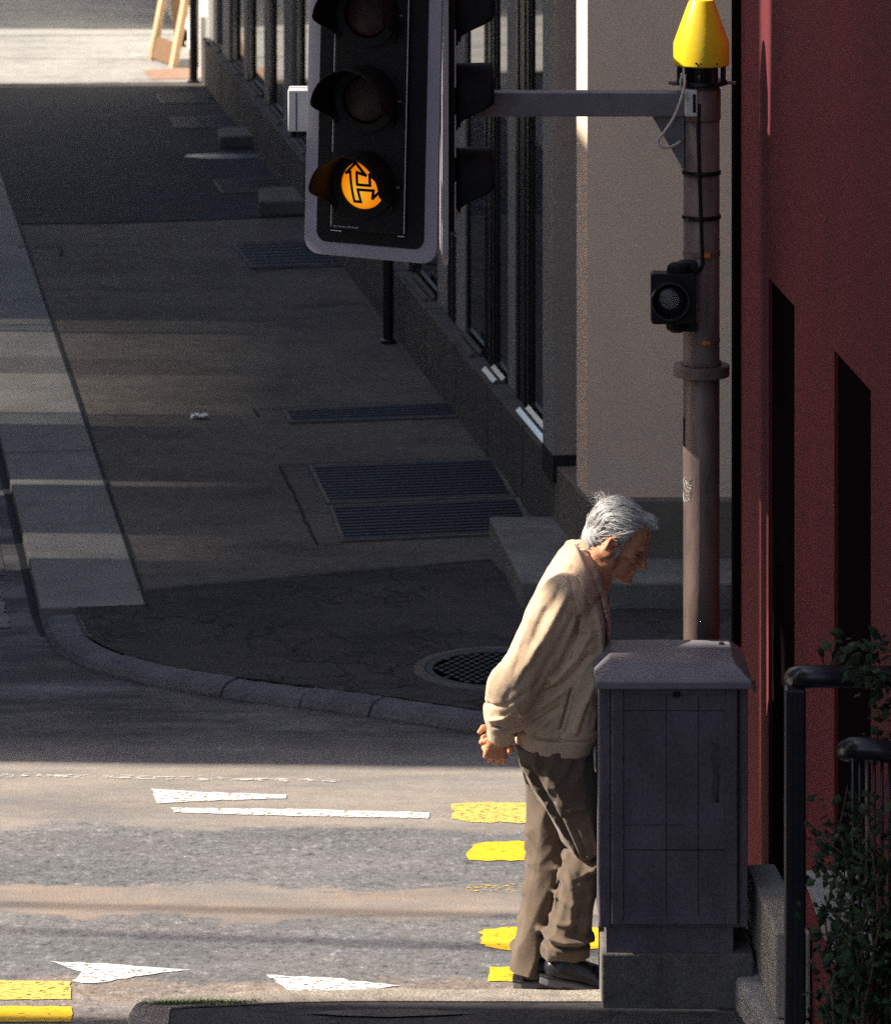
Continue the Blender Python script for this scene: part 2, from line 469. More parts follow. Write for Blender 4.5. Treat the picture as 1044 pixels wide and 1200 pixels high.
def hair_mat():
    m, t, b = nodes('white_hair')
    g = t.nodes.new('ShaderNodeNewGeometry')
    c = ramp(t, g.outputs['Random Per Island'], [(0.0, (0.50, 0.48, 0.46)), (0.4, (0.74, 0.72, 0.69)), (1.0, (0.84, 0.82, 0.79))])
    t.links.new(c, b.inputs['Base Color'])
    b.inputs['Roughness'].default_value = 0.42
    return m
MAT['hair'] = hair_mat()
MAT['scalp'] = mat('hair_underlayer', (0.40, 0.375, 0.36), 0.7, var=0.35, scale=60, stretch=(1, 3, 3))

# ================================================================== SETTING
sheet('road', [(-90, -20, 0), (90, -20, 0), (90, 160, 0), (-90, 160, 0)], MAT['road'])

# far pavement: kerb curve traced on the ground
kerb_px = [(50, 722), (63, 748), (88, 764), (122, 777), (172, 790), (242, 802), (332, 814), (432, 827), (562, 846), (700, 860), (1000, 884)]
kc = spline([G(u, v, ZS) for u, v in kerb_px] + [Vector((6.5, 15.9, ZS))], 10)
def offset(curve, d):
    out = []
    for i, p in enumerate(curve):
        t_ = (curve[min(i + 1, len(curve) - 1)] - curve[max(i - 1, 0)]).normalized()
        out.append(p + Vector((-t_.y, t_.x, 0)) * d)
    return out
kin = offset(kc, 0.15)
SD = Vector((-0.149, 0.989, 0)).normalized()           # direction of the side street
gl0 = G(50, 722, ZS)                                     # left edge of the granite strip
strip_w = 0.46
gl_far = gl0 + SD * 70
pv = [p for p in kin] + [Vector((6.5, 90, ZS)), gl_far + Vector((strip_w, 0, 0)), gl0 + Vector((strip_w - 0.03, 0.2, 0))]
sheet('pavement', pv, MAT['pave'], z=ZS)
# kerb stones, rounded, with open joints
bm = BM()
joints = [0, 10, 29, 52, 62, 70, 84, 100, 110]
for a, b in zip(joints, joints[1:]):
    b = min(b, len(kc) - 1)
    if a >= b: break
    dz = random.uniform(-0.006, 0.006)
    prof = [(-0.004, -0.05), (0.0, 0.012), (0.018, 0.04), (0.05, 0.055), (0.13, 0.057), (0.155, 0.045), (0.158, -0.05)]
    rows = []
    offs = [offset(kc, d) for d, _ in prof]
    idx = list(range(a, b + 1))
    for i in idx:
        row = []
        for k, (d, h) in enumerate(prof):
            p = offs[k][i].copy()
            if i == a: p = p.lerp(offs[k][i + 1], 0.04)
            if i == b: p = p.lerp(offs[k][i - 1], 0.04)
            p.z = h + dz + (0.0015 * math.sin(i * 2.1 + k) if 0 < k < 6 else 0)
            row.append(bm.verts.new(p))
        rows.append(row)
    for r0, r1 in zip(rows, rows[1:]):
        for k in range(len(prof) - 1):
            bm.faces.new((r0[k], r1[k], r1[k + 1], r0[k + 1]))
    bm.faces.new(rows[0]); bm.faces.new(rows[-1][::-1])
o = obj('kerb', bm, MAT['kerb'], smooth=False, bevel=0.006); o['kind'] = 'structure'

# granite strip along the side street, laid in long slabs
bm = BM()
across = Vector((0.989, 0.149, 0)).normalized()
def SP(t_, s_, z=0.0):
    p = gl0 + SD * t_ + across * s_
    return Vector((p.x, p.y, z))
tt = 0.12
while tt < 26:
    L = random.uniform(1.6, 2.4) if tt < 11 else random.uniform(1.0, 1.6)
    box(bm, 0.0, strip_w, tt + 0.004, tt + L - 0.004, -0.02, ZS + 0.006 + random.uniform(-0.002, 0.002), lambda x, y, z: SP(y, x, z))
    tt += L
o = obj('granite_kerb_strip', bm, MAT['granite'], bevel=0.006); o['kind'] = 'structure'
sheet('gutter_shade', [SP(-0.16, -0.015), SP(0.2, -0.036), SP(60, -0.04), SP(60, -0.003), SP(-0.16, 0.002)], MAT['pit'], z=0.006)  # dark sheet paints the shadow lying along the strip's edge
sheet('side_road_patch', [SP(0.0, -1.2), SP(0.85, -1.2), SP(0.95, -0.16), SP(0.0, -0.14)], MAT['granite'], z=0.005, jag=0.006)
sheet('side_road', [SP(0.9, -6), SP(70, -6), SP(70, -0.11), SP(0.98, -0.11)], MAT['pave'], z=0.004)

# patches of other asphalt on the pavement
sheet('dark_pavement_patch', [G(u, v, ZS) for u, v in ((86, 703), (160, 693), (300, 681), (430, 669), (575, 657), (612, 690), (760, 714), (1000, 716))] + [kin[i] for i in range(len(kin) - 12, 12, -1)], MAT['dark_patch'], z=ZS + 0.004, jag=0.004)
sheet('new_pavement_patch', [G(u, v, ZS) for u, v in ((18, 263), (120, 262), (250, 258), (370, 253), (520, 250), (520, 100), (0, 103), (-160, 104))], MAT['new_asphalt'], z=ZS + 0.004, jag=0.006)
sheet('far_pavement', [G(-400, 103, ZS), G(262, 97, ZS), Vector((6, 39, ZS)), Vector((6, 90, ZS)), Vector((-30, 90, ZS))], MAT['far_pave'], z=ZS + 0.008)
# joints cut in the pavement
bm = BM()
def groove(pts, wd=0.012, z=ZS + 0.0095):
    for a, b in zip(pts, pts[1:]):
        d = (b - a).normalized(); s_ = Vector((-d.y, d.x, 0)) * wd / 2
        bm.faces.new([bm.verts.new(Vector((q.x, q.y, z))) for q in (a - s_, b - s_, b + s_, a + s_)])
def ragged(px, seg=0.12, jit=0.003):
    pts = [G(u, v, ZS) for u, v in px]; out = []
    for a, b in zip(pts, pts[1:]):
        n = max(1, int((b - a).length / seg))
        for i in range(n): out.append(a.lerp(b, i / n) + Vector((random.gauss(0, jit), random.gauss(0, jit), 0)))
    return out + [pts[-1]]
groove(ragged([(297, 481), (420, 476), (535, 470)]), 0.014)
groove(ragged([(297, 481), (303, 489)]), 0.012)
groove(ragged([(328, 547), (450, 543), (578, 537)]), 0.016)
groove(ragged([(328, 547), (350, 592), (371, 639), (402, 638)]), 0.012)
groove(ragged([(160, 693), (300, 681), (430, 669), (575, 657)]), 0.010)
groove(ragged([(20, 290), (72, 290), (72, 300)]), 0.02)
groove(ragged([(18, 263), (120, 262), (250, 258), (370, 253)]), 0.015)
groove(ragged([(296, 318), (400, 310), (440, 312)]), 0.02)
groove(ragged([(330, 362), (400, 356), (456, 358)]), 0.012)
o = obj('pavement_joints', bm, MAT['pit']); o['kind'] = 'structure'
# joint between strip and asphalt
sheet('strip_joint', [SP(0.1, strip_w), SP(40, strip_w), SP(40, strip_w + 0.014), SP(0.1, strip_w + 0.014)], MAT['pit'], z=ZS + 0.0125)

# near pavement with its pale kerb
ZN = 0.06
near_edge = [(152, 1183), (160, 1174), (180, 1167), (260, 1162), (400, 1158), (560, 1158), (720, 1158), (1100, 1156)]
ne = [G(u, v, ZN) for u, v in near_edge]
ne = [Vector((ne[0].x + 0.02, 13.2, ZN)), Vector((ne[0].x, 13.85, ZN))] + spline(ne, 4)
bm = BM()
nin = offset(ne, -0.13)
rows = []
for i, p in enumerate(ne):
    q = nin[i]; j = 0.003 * math.sin(i * 1.7)
    rows.append([bm.verts.new(Vector(c)) for c in ((p.x, p.y, -0.03), (p.x, p.y, ZN - 0.012 + j), (p.x * 0.92 + q.x * 0.08, p.y * 0.92 + q.y * 0.08, ZN + j), (q.x, q.y, ZN + 0.002), (q.x, q.y, -0.03))])
for a, b in zip(rows, rows[1:]):
    for k in range(4): bm.faces.new((a[k], b[k], b[k + 1], a[k + 1]))
bm.faces.new(rows[0]); bm.faces.new(rows[-1][::-1])
o = obj('near_kerb', bm, MAT['kerb_pale']); o['kind'] = 'structure'
sheet('near_pavement', nin + [Vector((6, 13, ZN)), Vector((6, -15, ZN)), Vector((nin[0].x, -15, ZN))], MAT['near_pave'], z=ZN - 0.003)
sheet('worn_plate', [G(u, v, ZN) for u, v in ((355, 1188), (400, 1184.5), (455, 1183), (510, 1184.5), (556, 1188), (510, 1191), (455, 1192.5), (400, 1191))], MAT['concrete_dark'], z=ZN + 0.003, jag=0.001)

# ------------------------------------------------------------------ road markings
def marking(px, m, jag=0.008, z=0.003, seg=0.03):
    return sheet('road_marking', [G(u, v) for u, v in px], m, z=z, jag=jag, seg=seg)
marking([(530, 943), (545, 941), (640, 942), (640, 965), (545, 964), (530, 960)], MAT['yellow_worn'], 0.006)
marking([(546, 1003), (549, 995), (558, 990.5), (575, 988), (600, 986.5), (640, 986), (640, 1008), (600, 1009), (570, 1009), (553, 1008)], MAT['yellow_paint'], 0.007, seg=0.02)
marking([(548, 1037), (640, 1034), (640, 1046), (548, 1045)], MAT['yellow_faint'], 0.004)
marking([(562, 1099), (564, 1092), (578, 1089), (610, 1087), (720, 1088), (740, 1113), (640, 1114), (590, 1114), (570, 1110)], MAT['yellow_paint'], 0.007, seg=0.02)
marking([(573, 1134), (640, 1133), (640, 1152), (573, 1151)], MAT['yellow_paint'], 0.003)
marking([(-60, 1149), (84, 1151), (84, 1172), (-60, 1172)], MAT['yellow_worn'], 0.003)
marking([(-60, 1180), (84, 1180), (84, 1198), (-60, 1199)], MAT['yellow_paint'], 0.003)
marking([(178, 925), (240, 929), (335, 932), (335, 936), (250, 939), (184, 942)], MAT['white_paint'], 0.003)
marking([(200, 947), (350, 949), (503, 953), (503, 960), (350, 957), (205, 953)], MAT['white_paint'], 0.003)
marking([(60, 1127), (140, 1131), (222, 1137), (170, 1144), (110, 1153), (85, 1151), (95, 1140)], MAT['white_paint'], 0.004)
marking([(313, 1143), (390, 1147), (470, 1156), (430, 1162), (345, 1164), (330, 1156)], MAT['white_paint'], 0.004)
marking([(-40, 906), (160, 909), (400, 914), (400, 917), (160, 914), (-40, 911)], MAT['white_faint'], 0.004)

# ------------------------------------------------------------------ grass along the kerb
bm = BM()
for i in range(520):
    u = random.gauss(228, 38)
    if u < 165 or u > 330: continue
    b0 = G(u, 1176 + random.gauss(0, 1.0) - (u - 225) * 0.02, ZN)
    h_ = random.uniform(0.003, 0.013); a = random.uniform(0, 2 * PI); r_ = 0.004
    tip = b0 + Vector((random.gauss(0, 0.012), random.gauss(0, 0.012), h_))
    bm.faces.new([bm.verts.new(b0 + Vector((math.cos(a) * r_, math.sin(a) * r_, 0))), bm.verts.new(b0 - Vector((math.cos(a) * r_, math.sin(a) * r_, 0))), bm.verts.new(tip)])
o = obj('grass', bm, MAT['grass']); o['kind'] = 'stuff'; o['label'] = 'short green grass growing along the pale near kerb'

# ------------------------------------------------------------------ grates, covers, litter
def grate(name, px, label, nbar, group=None):
    c = [G(u, v, ZS) for u, v in px]                    # TL TR BR BL
    root = empty(name, sum(c, Vector()) / 4, label, 'grate', group)
    def q(s_, t_, z): 
        p = c[0].lerp(c[1], s_).lerp(c[3].lerp(c[2], s_), t_); return Vector((p.x, p.y, z))
    bm = BM(); box(bm, 0, 1, 0, 1, ZS + 0.005, ZS + 0.0065, q); obj('shaft', bm, MAT['pit'], root)
    bm = BM()
    for i in range(nbar):
        s0 = (i + 0.22) / nbar
        box(bm, 0.0, 1.0, s0, s0 + 0.45 / nbar, ZS + 0.007, ZS + 0.011, q)
    obj('bars', bm, MAT['grate'], root)
    bm = BM()
    ew = 0.02 / max(0.1, (c[1] - c[0]).length); eh = 0.02 / max(0.1, (c[3] - c[0]).length)
    box(bm, -ew, 0, -eh, 1 + eh, ZS + 0.002, ZS + 0.013, q); box(bm, 1, 1 + ew, -eh, 1 + eh, ZS + 0.002, ZS + 0.013, q)
    box(bm, 0, 1, -eh, 0, ZS + 0.002, ZS + 0.013, q); box(bm, 0, 1, 1, 1 + eh, ZS + 0.002, ZS + 0.013, q)
    obj('frame', bm, MAT['concrete_dark'], root)
    return root
GG = 'light shaft grates in the pavement'
grate('grate', [(336, 483), (526, 474), (545, 489), (343, 496)], 'narrow dark grate beside the white scrap of paper', 5, GG)
grate('grate', [(366, 549), (575, 541), (599, 583), (387, 591)], 'large dark grate directly above another one by the plinth', 13, GG)
grate('grate', [(390, 596), (604, 587), (622, 625), (404, 635)], 'lowest dark grate, running up to the low corner step', 11, GG)
grate('grate', [(275, 287), (420, 281), (440, 311), (297, 315)], 'dark grate showing just left of the traffic signal bottom edge', 8, GG)
grate('grate', [(252, 213), (360, 209), (372, 224), (262, 227)], 'far dark grate in front of the larger stone block', 8, GG)
grate('grate', [(202, 139), (280, 137), (288, 150), (208, 151)], 'small far grate behind the farther stone block', 7, GG)
grate('grate', [(185, 112), (272, 110), (280, 121), (192, 122)], 'farthest small grate near the sunlit pavement edge', 6, GG)
def stone_block(px, h_, label):
    c = [G(u, v, ZS + h_) for u, v in px]
    bm = BM()
    cen = sum(c, Vector()) / len(c)
    extrude_poly(bm, [Vector((p.x, p.y, ZS)) for p in c], (0, 0, h_))
    o = obj('stone_block', bm, MAT['concrete_dark'], bevel=0.015, base=(cen.x, cen.y, ZS))
    tag(o, label, 'stone block', 'low stone blocks along the facade')
stone_block([(255, 150), (312, 147), (312, 158), (258, 160)], 0.10, 'small low stone block, the farther of two by the shop fronts')
stone_block([(303, 220), (368, 217), (372, 234), (304, 236)], 0.11, 'larger low stone block left of the traffic signal')
bm = BM(); cpos = G(264, 184, ZS)
lathe(bm, [(0.31, ZS + 0.003), (0.30, ZS + 0.009)], (cpos.x, cpos.y, 0), n=40)
for v_ in bm.verts: v_.co.y = cpos.y + (v_.co.y - cpos.y) * 0.42
tag(obj('utility_cover', bm, mat('bright_worn_iron', (0.10, 0.105, 0.125), 0.4, 0.3), base=(cpos.x, cpos.y, ZS)), 'thin pale oval cover on the dark far pavement', 'utility cover')

# manhole by the man
mc = G(583, 785, ZS)
root = empty('manhole_cover', mc, 'round cast iron manhole cover with a raised lattice behind the man', 'manhole')
bm = BM(); lathe(bm, [(0.35, ZS + 0.004), (0.345, ZS + 0.010), (0.305, ZS + 0.010), (0.30, ZS + 0.004)], (mc.x, mc.y, 0), n=56, cap=False)
obj('surround', bm, mat('worn_surround', (0.085, 0.077, 0.072), 0.9, var=0.3, scale=14, bmp=0.4, speck=0.3), root)
bm = BM(); lathe(bm, [(0.298, ZS + 0.004), (0.298, ZS + 0.008), (0.272, ZS + 0.008), (0.268, ZS + 0.004)], (mc.x, mc.y, 0), n=56, cap=True)
obj('plate', bm, MAT['iron'], root)
bm = BM()
k = 0.042
for i in range(-8, 9):
    for j in range(-8, 9):
        x, y = (i + 0.5 * (j % 2)) * k, j * k * 0.86
        if math.hypot(x, y) > 0.255: continue
        r_ = 0.016
        top = [bm.verts.new((mc.x + x + r_ * 0.75 * math.cos(a), mc.y + y + r_ * 0.75 * math.sin(a), ZS + 0.0105)) for a in (0, PI / 2, PI, 1.5 * PI)]
        bot = [bm.verts.new((mc.x + x + r_ * math.cos(a), mc.y + y + r_ * math.sin(a), ZS + 0.007)) for a in (0, PI / 2, PI, 1.5 * PI)]
        bm.faces.new(top)
        for q in range(4): bm.faces.new((bot[q], bot[(q + 1) % 4], top[(q + 1) % 4], top[q]))
obj('lattice', bm, MAT['iron'], root)

lp = G(234, 491, ZS)
bm = BM()
vs = [[bm.verts.new(lp + Vector((-0.045 + 0.0225 * i, -0.03 + 0.03 * j, 0.006 + 0.022 * abs(math.sin(i * 1.9 + j * 1.3))))) for j in range(3)] for i in range(5)]
for i in range(4):
    for j in range(2): bm.faces.new((vs[i][j], vs[i + 1][j], vs[i + 1][j + 1], vs[i][j + 1]))
tag(obj('paper_scrap', bm, MAT['paper'], base=(lp.x, lp.y, ZS)), 'crumpled white scrap of paper lying on the pavement', 'litter')

# ================================================================== CORNER BUILDING
C0 = G(648, 605, ZS); C0.z = 0
nrm = Vector((-SD.y, SD.x, 0))                           # outward, to the street
def F(o_, t_, z):                                         # out of the facade, along it, up
    p = C0 + SD * t_ + nrm * o_
    return Vector((p.x, p.y, z))
cb = empty('corner_building', (0.62, 19.6, 0), 'beige rendered corner building with dark shop windows and a stone plinth', 'building')
YF = 19.6
xc = XU(688, YF)
xs = XU(678, YF + 0.25)
ZT = 7.5
bm = BM()                                                 # corner block with the beige front
prism(bm, [(xc, YF), (4.5, YF), (4.5, YF + 3), (xc + 0.3, YF + 3), (xc - 0.04, YF + 0.27)], ZV(583, YF), ZT)
obj('front_wall', bm, MAT['beige'], cb)
bm = BM()
zpl = ZV(583, YF) - 0.002
prism(bm, [(XU(687, 19.55), 19.55), (4.5, 19.55), (4.5, 19.9), (0.9, 20.3), tuple(F(-0.1, -0.60, 0).xy), tuple(F(0.10, -0.60, 0).xy)], ZS, zpl)
obj('front_plinth', bm, MAT['plinth_brown'], cb, bevel=0.006)
# pilaster between the corner and the first window
zpf = ZV(533, 20.28)
bm = BM(); box(bm, -0.5, 0.115, -0.66, -0.37, zpf, ZT, F)
obj('pilaster', bm, MAT['greybeige'], cb)
bm = BM(); box(bm, -0.5, 0.118, -0.665, -0.36, 0.36, zpf - 0.002, F)
obj('pilaster_foot', bm, MAT['dark_gap'], cb)
ZP = 0.43                                                 # top of the plinth
# shop front along the street
bm = BM(); box(bm, -6, -0.35, 0.0, 16.35, 0.0, ZT, F)
obj('side_wall', bm, MAT['slot'], cb)
def wallpiece(t0, t1, out=0.0, name='wall_panel', m='greybeige', z0=ZP, z1=ZT):
    bm = BM(); box(bm, -0.34, out, t0, t1, z0, z1, F); return obj(name, bm, MAT[m], cb)
def plinthpiece(t0, t1, out, z1=ZP):
    bm = BM(); box(bm, -0.33, out, t0, t1, 0.0, z1 - 0.003, F); obj('plinth', bm, MAT['plinth'], cb, bevel=0.008)
def column(t0, wd=0.05, out=0.07):
    bm = BM(); box(bm, -0.3, out, t0, t0 + wd, ZP - 0.06, ZT, F); obj('column', bm, MAT['blackmetal'], cb, bevel=0.004)
def window(t0, t1, sill=True, rec=-0.012):
    bm = BM()
    for a, b, z0, z1 in ((t0, t0 + 0.035, ZP, ZT), (t1 - 0.035, t1, ZP, ZT)):
        box(bm, rec - 0.1, rec + 0.010, a, b, z0, z1, F)
    box(bm, rec - 0.1, rec + 0.010, t0 + 0.035, t1 - 0.035, ZP, ZP + 0.05, F)
    fr = obj('window', bm, MAT['blackmetal'], cb)
    bm = BM(); box(bm, rec - 0.04, rec, t0 + 0.036, t1 - 0.036, ZP + 0.051, ZT, F)
    obj('pane', bm, MAT['darkglass'], fr)
    if sill:
        bm = BM()
        for o0, z0_, o1, z1_ in ((0.010, 0.030, 0.028, 0.013), (0.056, 0.022, 0.076, 0.004)):
            extrude_poly(bm, [F(o0, t0 + 0.02, ZP + z0_), F(o1, t0 + 0.02, ZP + z1_), F(o1, t0 + 0.02, ZP - 0.002), F(o0, t0 + 0.02, ZP - 0.002)], SD * (t1 - t0 - 0.04))
        obj('sill', bm, MAT['sill'] if t0 < 2 else MAT['plinth'], fr)
# bays, from the corner backwards: glass, black metal, grey render, all nearly flush
PO = 0.10
def column(t0, t1, out=0.006):
    bm = BM(); box(bm, -0.3, out, t0, t1, ZP - 0.06, ZT, F)
    for k in (0.25, 0.75): box(bm, out, out + 0.006, t0 + (t1 - t0) * k - 0.012, t0 + (t1 - t0) * k + 0.012, ZP, ZT, F)
    obj('column', bm, MAT['blackmetal'], cb)
window(-0.35, 0.66); plinthpiece(-0.595, 0.29, PO); column(0.67, 1.06)
wallpiece(1.07, 1.33, 0.0); window(1.335, 1.735); plinthpiece(0.325, 1.36, PO); column(1.745, 2.07)
window(2.08, 2.72); wallpiece(2.73, 3.05, 0.004); plinthpiece(1.395, 2.45, PO); plinthpiece(2.485, 3.55, PO)
column(3.06, 3.36)
t0 = 3.37; i = 0
while t0 < 15.4:
    w1 = (0.40, 0.30, 0.55)[i % 3]; wc = (0.26, 0.32, 0.22)[i % 3]
    t1 = t0 + (1.50, 1.30, 1.75)[i % 3]
    wallpiece(t0, t0 + w1, (0.0, 0.015, 0.03)[i % 3])
    window(t0 + w1 + 0.005, t1 - wc - 0.005)
    plinthpiece(t0 if i else 3.585, t1 - 0.035, PO)
    column(t1 - wc, t1 - 0.005)
    t0 = t1; i += 1
wallpiece(t0, 16.35, 0.03); plinthpiece(t0, 16.35, PO)
# low step running round the corner
zst = 0.17
p1, p2 = G(573, 605, zst), G(611, 682, zst)
bm = BM()
prism(bm, [(p2.x, p2.y), (4.5, p2.y - 0.02), (4.5, 19.8), (0.75, 20.2), (F(0.02, 0.1, 0).x, G(642, 605, zst).y), (p1.x, p1.y)], 0.0, zst)
tag(obj('corner_step', bm, mat('weathered_step', (0.17, 0.158, 0.145), 0.9, var=0.25, scale=8, bmp=0.4, bscale=80, speck=0.3), bevel=0.012, base=(p2.x, p2.y, 0)), 'low pale concrete step wrapped around the foot of the beige corner', 'step')

# white shop front beyond, in the sun
fb0 = G(240, 95, ZS)
fb = empty('far_building', (fb0.x, fb0.y, 0), 'white sunlit building edge at the far end of the street', 'building')
bm = BM(); extrude_poly(bm, [Vector((fb0.x + 0.02, fb0.y, 0)), Vector((fb0.x + 0.16, fb0.y - 0.05, 0)), Vector((3, fb0.y - 0.05, 0)), Vector((3, fb0.y + 8, 0)), Vector((fb0.x - 1.0, fb0.y + 8, 0))], (0, 0, 6.5))
obj('wall', bm, MAT['white_wall'], fb)
bm = BM(); box(bm, fb0.x - 0.05, fb0.x + 0.13, fb0.y + 0.03, fb0.y + 0.5, 0.06, 0.62); obj('plinth', bm, MAT['white_wall'], fb, bevel=0.02)
bm = BM(); box(bm, fb0.x - 0.13, fb0.x - 0.06, fb0.y + 0.9, fb0.y + 1.0, 0.06, 4); obj('door_jamb', bm, MAT['greybeige'], fb)

# terracotta mat, A-board, posts
sheet('mat_floor', [G(168, 84, ZS), G(246, 80, ZS), G(252, 93.5, ZS), G(178, 94.5, ZS)], MAT['terracotta'], z=ZS + 0.0125)
ab = G(186, 72, ZS)
root = empty('a_board', ab, 'open wooden A-frame board standing in the sun at the far pavement', 'A-board')
def frame(pa, pb, h_, lean, m, cross, thick=0.05):
    """a leaning frame from foot pa to foot pb"""
    bm = BM(); up = Vector((*lean, h_)); d = (pb - pa).normalized(); nn = d.cross(up).normalized()
    for q in (pa, pb):
        extrude_poly(bm, [q - d * 0.05 - nn * thick / 2, q + d * 0.05 - nn * thick / 2, q + d * 0.05 + nn * thick / 2, q - d * 0.05 + nn * thick / 2], up)
    for c_, hh in cross:
        a0 = pa + up * c_ + d * 0.052; b0 = pb + up * c_ - d * 0.052
        b2 = BM(); extrude_poly(b2, [a0 - nn * thick * 0.4, b0 - nn * thick * 0.4, b0 + nn * thick * 0.4, a0 + nn * thick * 0.4], up * hh); obj('rail', b2, MAT['darkwood'], root)
    return obj('frame_leaf', bm, m, root)
frame(G(178, 71, ZS), G(203, 80, ZS), 0.95, (0.17, 0.12), MAT['wood'], [(0.03, 0.20), (0.9, 0.08)])
bm = BM()
frame(G(212, 55, ZS), G(232, 51, ZS), 0.95, (-0.08, -0.34), MAT['darkwood'], [(0.05, 0.12), (0.9, 0.07)])
bm.free()
def post(px, py, r_, h_, label, name='post', cat='post', m='blackmetal', z0=ZS):
    p = G(px, py, z0)
    root = empty(name, p, label, cat)
    bm = BM(); lathe(bm, [(r_, 0.02), (r_, h_ - 0.01), (r_ * 0.7, h_)], n=20); obj('shaft', bm, MAT[m], root, local=True, smooth=False)
    bm = BM(); lathe(bm, [(r_ * 1.5, 0.0), (r_ * 1.5, 0.018), (r_ * 1.05, 0.026)], n=20); obj('foot', bm, MAT[m], root, local=True)
post(227, 97, 0.036, 3.2, 'slim dark post in front of the sunlit far pavement')
post(455, 402, 0.030, 0.95, 'short dark post just under the bottom of the traffic signal')
post(347, 221, 0.038, 0.62, 'short dark post on the left of the traffic signal')

# ================================================================== RED BUILDING
def RX(Y): return 1.018 + 0.079 * (15.0 - Y)
rd = empty('red_building', (RX(15), 15.0, 0), 'dark red rendered wall with two tall narrow recesses on the right', 'building')
rdir = Vector((0.079, -1, 0)).normalized(); rn = Vector((-rdir.y, rdir.x, 0))   # rn points into the building
if rn.x < 0: rn = -rn
R0 = Vector((RX(15), 15.0, 0))
def R(s_, d_, z):
    p = R0 + rdir * s_ + rn * d_
    return Vector((p.x, p.y, z))
def s_of(u):
    # intersection of the photo column with the wall
    k = (u - U0) / FPX
    Y = (1.018 + 0.079 * 15) / (k + 0.079)
    return (15.0 - Y) / -rdir.y
s1, s2, s3, s4 = s_of(900), s_of(930.5), s_of(977), s_of(1020)
ztop = 2.31
bm = BM()
box(bm, 0, s1, 0, 0.3, 0, 9, R); box(bm, s2, s3, 0, 0.3, 0, 9, R); box(bm, s4, 9, 0, 0.3, 0, 9, R)
box(bm, s1, s2, 0, 0.3, ztop, 9, R); box(bm, s3, s4, 0, 0.3, ztop, 9, R)
box(bm, s1, s2, 0, 0.3, 0, 0.3, R); box(bm, s3, s4, 0, 0.3, 0, 0.3, R)
bmesh.ops.remove_doubles(bm, verts=bm.verts[:], dist=0.0005)
seen = {}
for f in bm.faces[:]:
    key = tuple(sorted(v.index for v in f.verts))
bm.verts.index_update()
for f in bm.faces[:]:
    key = tuple(sorted(v.index for v in f.verts)); seen.setdefault(key, []).append(f)
kill = [f for fs in seen.values() if len(fs) > 1 for f in fs]
bmesh.ops.delete(bm, geom=kill, context='FACES_ONLY')
obj('wall', bm, MAT['red'], rd)
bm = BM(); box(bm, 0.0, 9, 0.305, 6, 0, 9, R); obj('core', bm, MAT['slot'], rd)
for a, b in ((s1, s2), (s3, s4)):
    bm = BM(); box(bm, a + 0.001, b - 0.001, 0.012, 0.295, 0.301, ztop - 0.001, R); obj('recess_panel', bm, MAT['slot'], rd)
bm = BM(); box(bm, -0.06, -0.002, -0.025, 0.3, 0.0, 9, R); obj('edge_trim', bm, MAT['slot'], rd)

# concrete low wall and step at the foot of the red wall
bm = BM()
a, b = P(875, 1010, 14.2), P(908, 1095, 13.5)
zt = (a.z + b.z) / 2
prism(bm, [(a.x, 14.2), (b.x, 13.5), (RX(13.5) - 0.005, 13.5), (RX(14.2) - 0.005, 14.2)], 0.16, zt)
bx = BM
tag(obj('low_wall', bm, mat('warm_concrete', (0.40, 0.355, 0.30), 0.85, var=0.2, scale=7, bmp=0.35, bscale=90, speck=0.25), bevel=0.008, base=(a.x, 13.8, 0.16)), 'pale concrete low wall between the cabinet and the red wall', 'low wall')
bm = BM()
prism(bm, [(0.925, 14.05), (0.925, 13.9), (1.0, 13.40), (1.03, 13.2), (RX(13.2) - 0.005, 13.2), (RX(14.05) - 0.005, 14.05)], 0.0, 0.157)
tag(obj('concrete_step', bm, mat('pale_step', (0.37, 0.345, 0.32), 0.85, var=0.2, scale=7, bmp=0.35, bscale=90, speck=0.25), bevel=0.02, base=(1.0, 13.6, 0)), 'worn concrete step at the foot of the low wall', 'step')
# second coping further right, behind the leaves
bm = BM()
a, b, c_ = P(944, 1018, 12.75), P(1000, 1018, 12.75), P(978, 1120, 12.2)
extrude_poly(bm, [P(944, 1019, 12.72), P(1004, 1019, 12.72), P(1040, 1125, 12.2), P(978, 1118, 12.2)], (0, 0, -0.05))
cc = P(985, 1060, 12.5)
tag(obj('coping_stone', bm, MAT['concrete'], bevel=0.006, base=cc), 'pale coping slab half hidden behind the leaves', 'coping')
bm = BM(); p = P(990, 1180, 12.4)
box(bm, p.x - 0.02, RX(12.4) - 0.01, 12.15, 12.66, 0.0, cc.z - 0.10)
tag(obj('side_wall_base', bm, MAT['red'], base=(p.x, 12.4, 0)), 'red rendered base wall carrying the pale coping slab', 'low wall')

# landing wall under the railings (below the picture)
bm = BM(); box(bm, 0.80, 2.6, 9.0, 12.12, 0.05, 0.52)
tag(obj('landing', bm, MAT['concrete'], base=(1.7, 10.5, 0)), 'concrete landing carrying the railings and the shrub', 'landing')

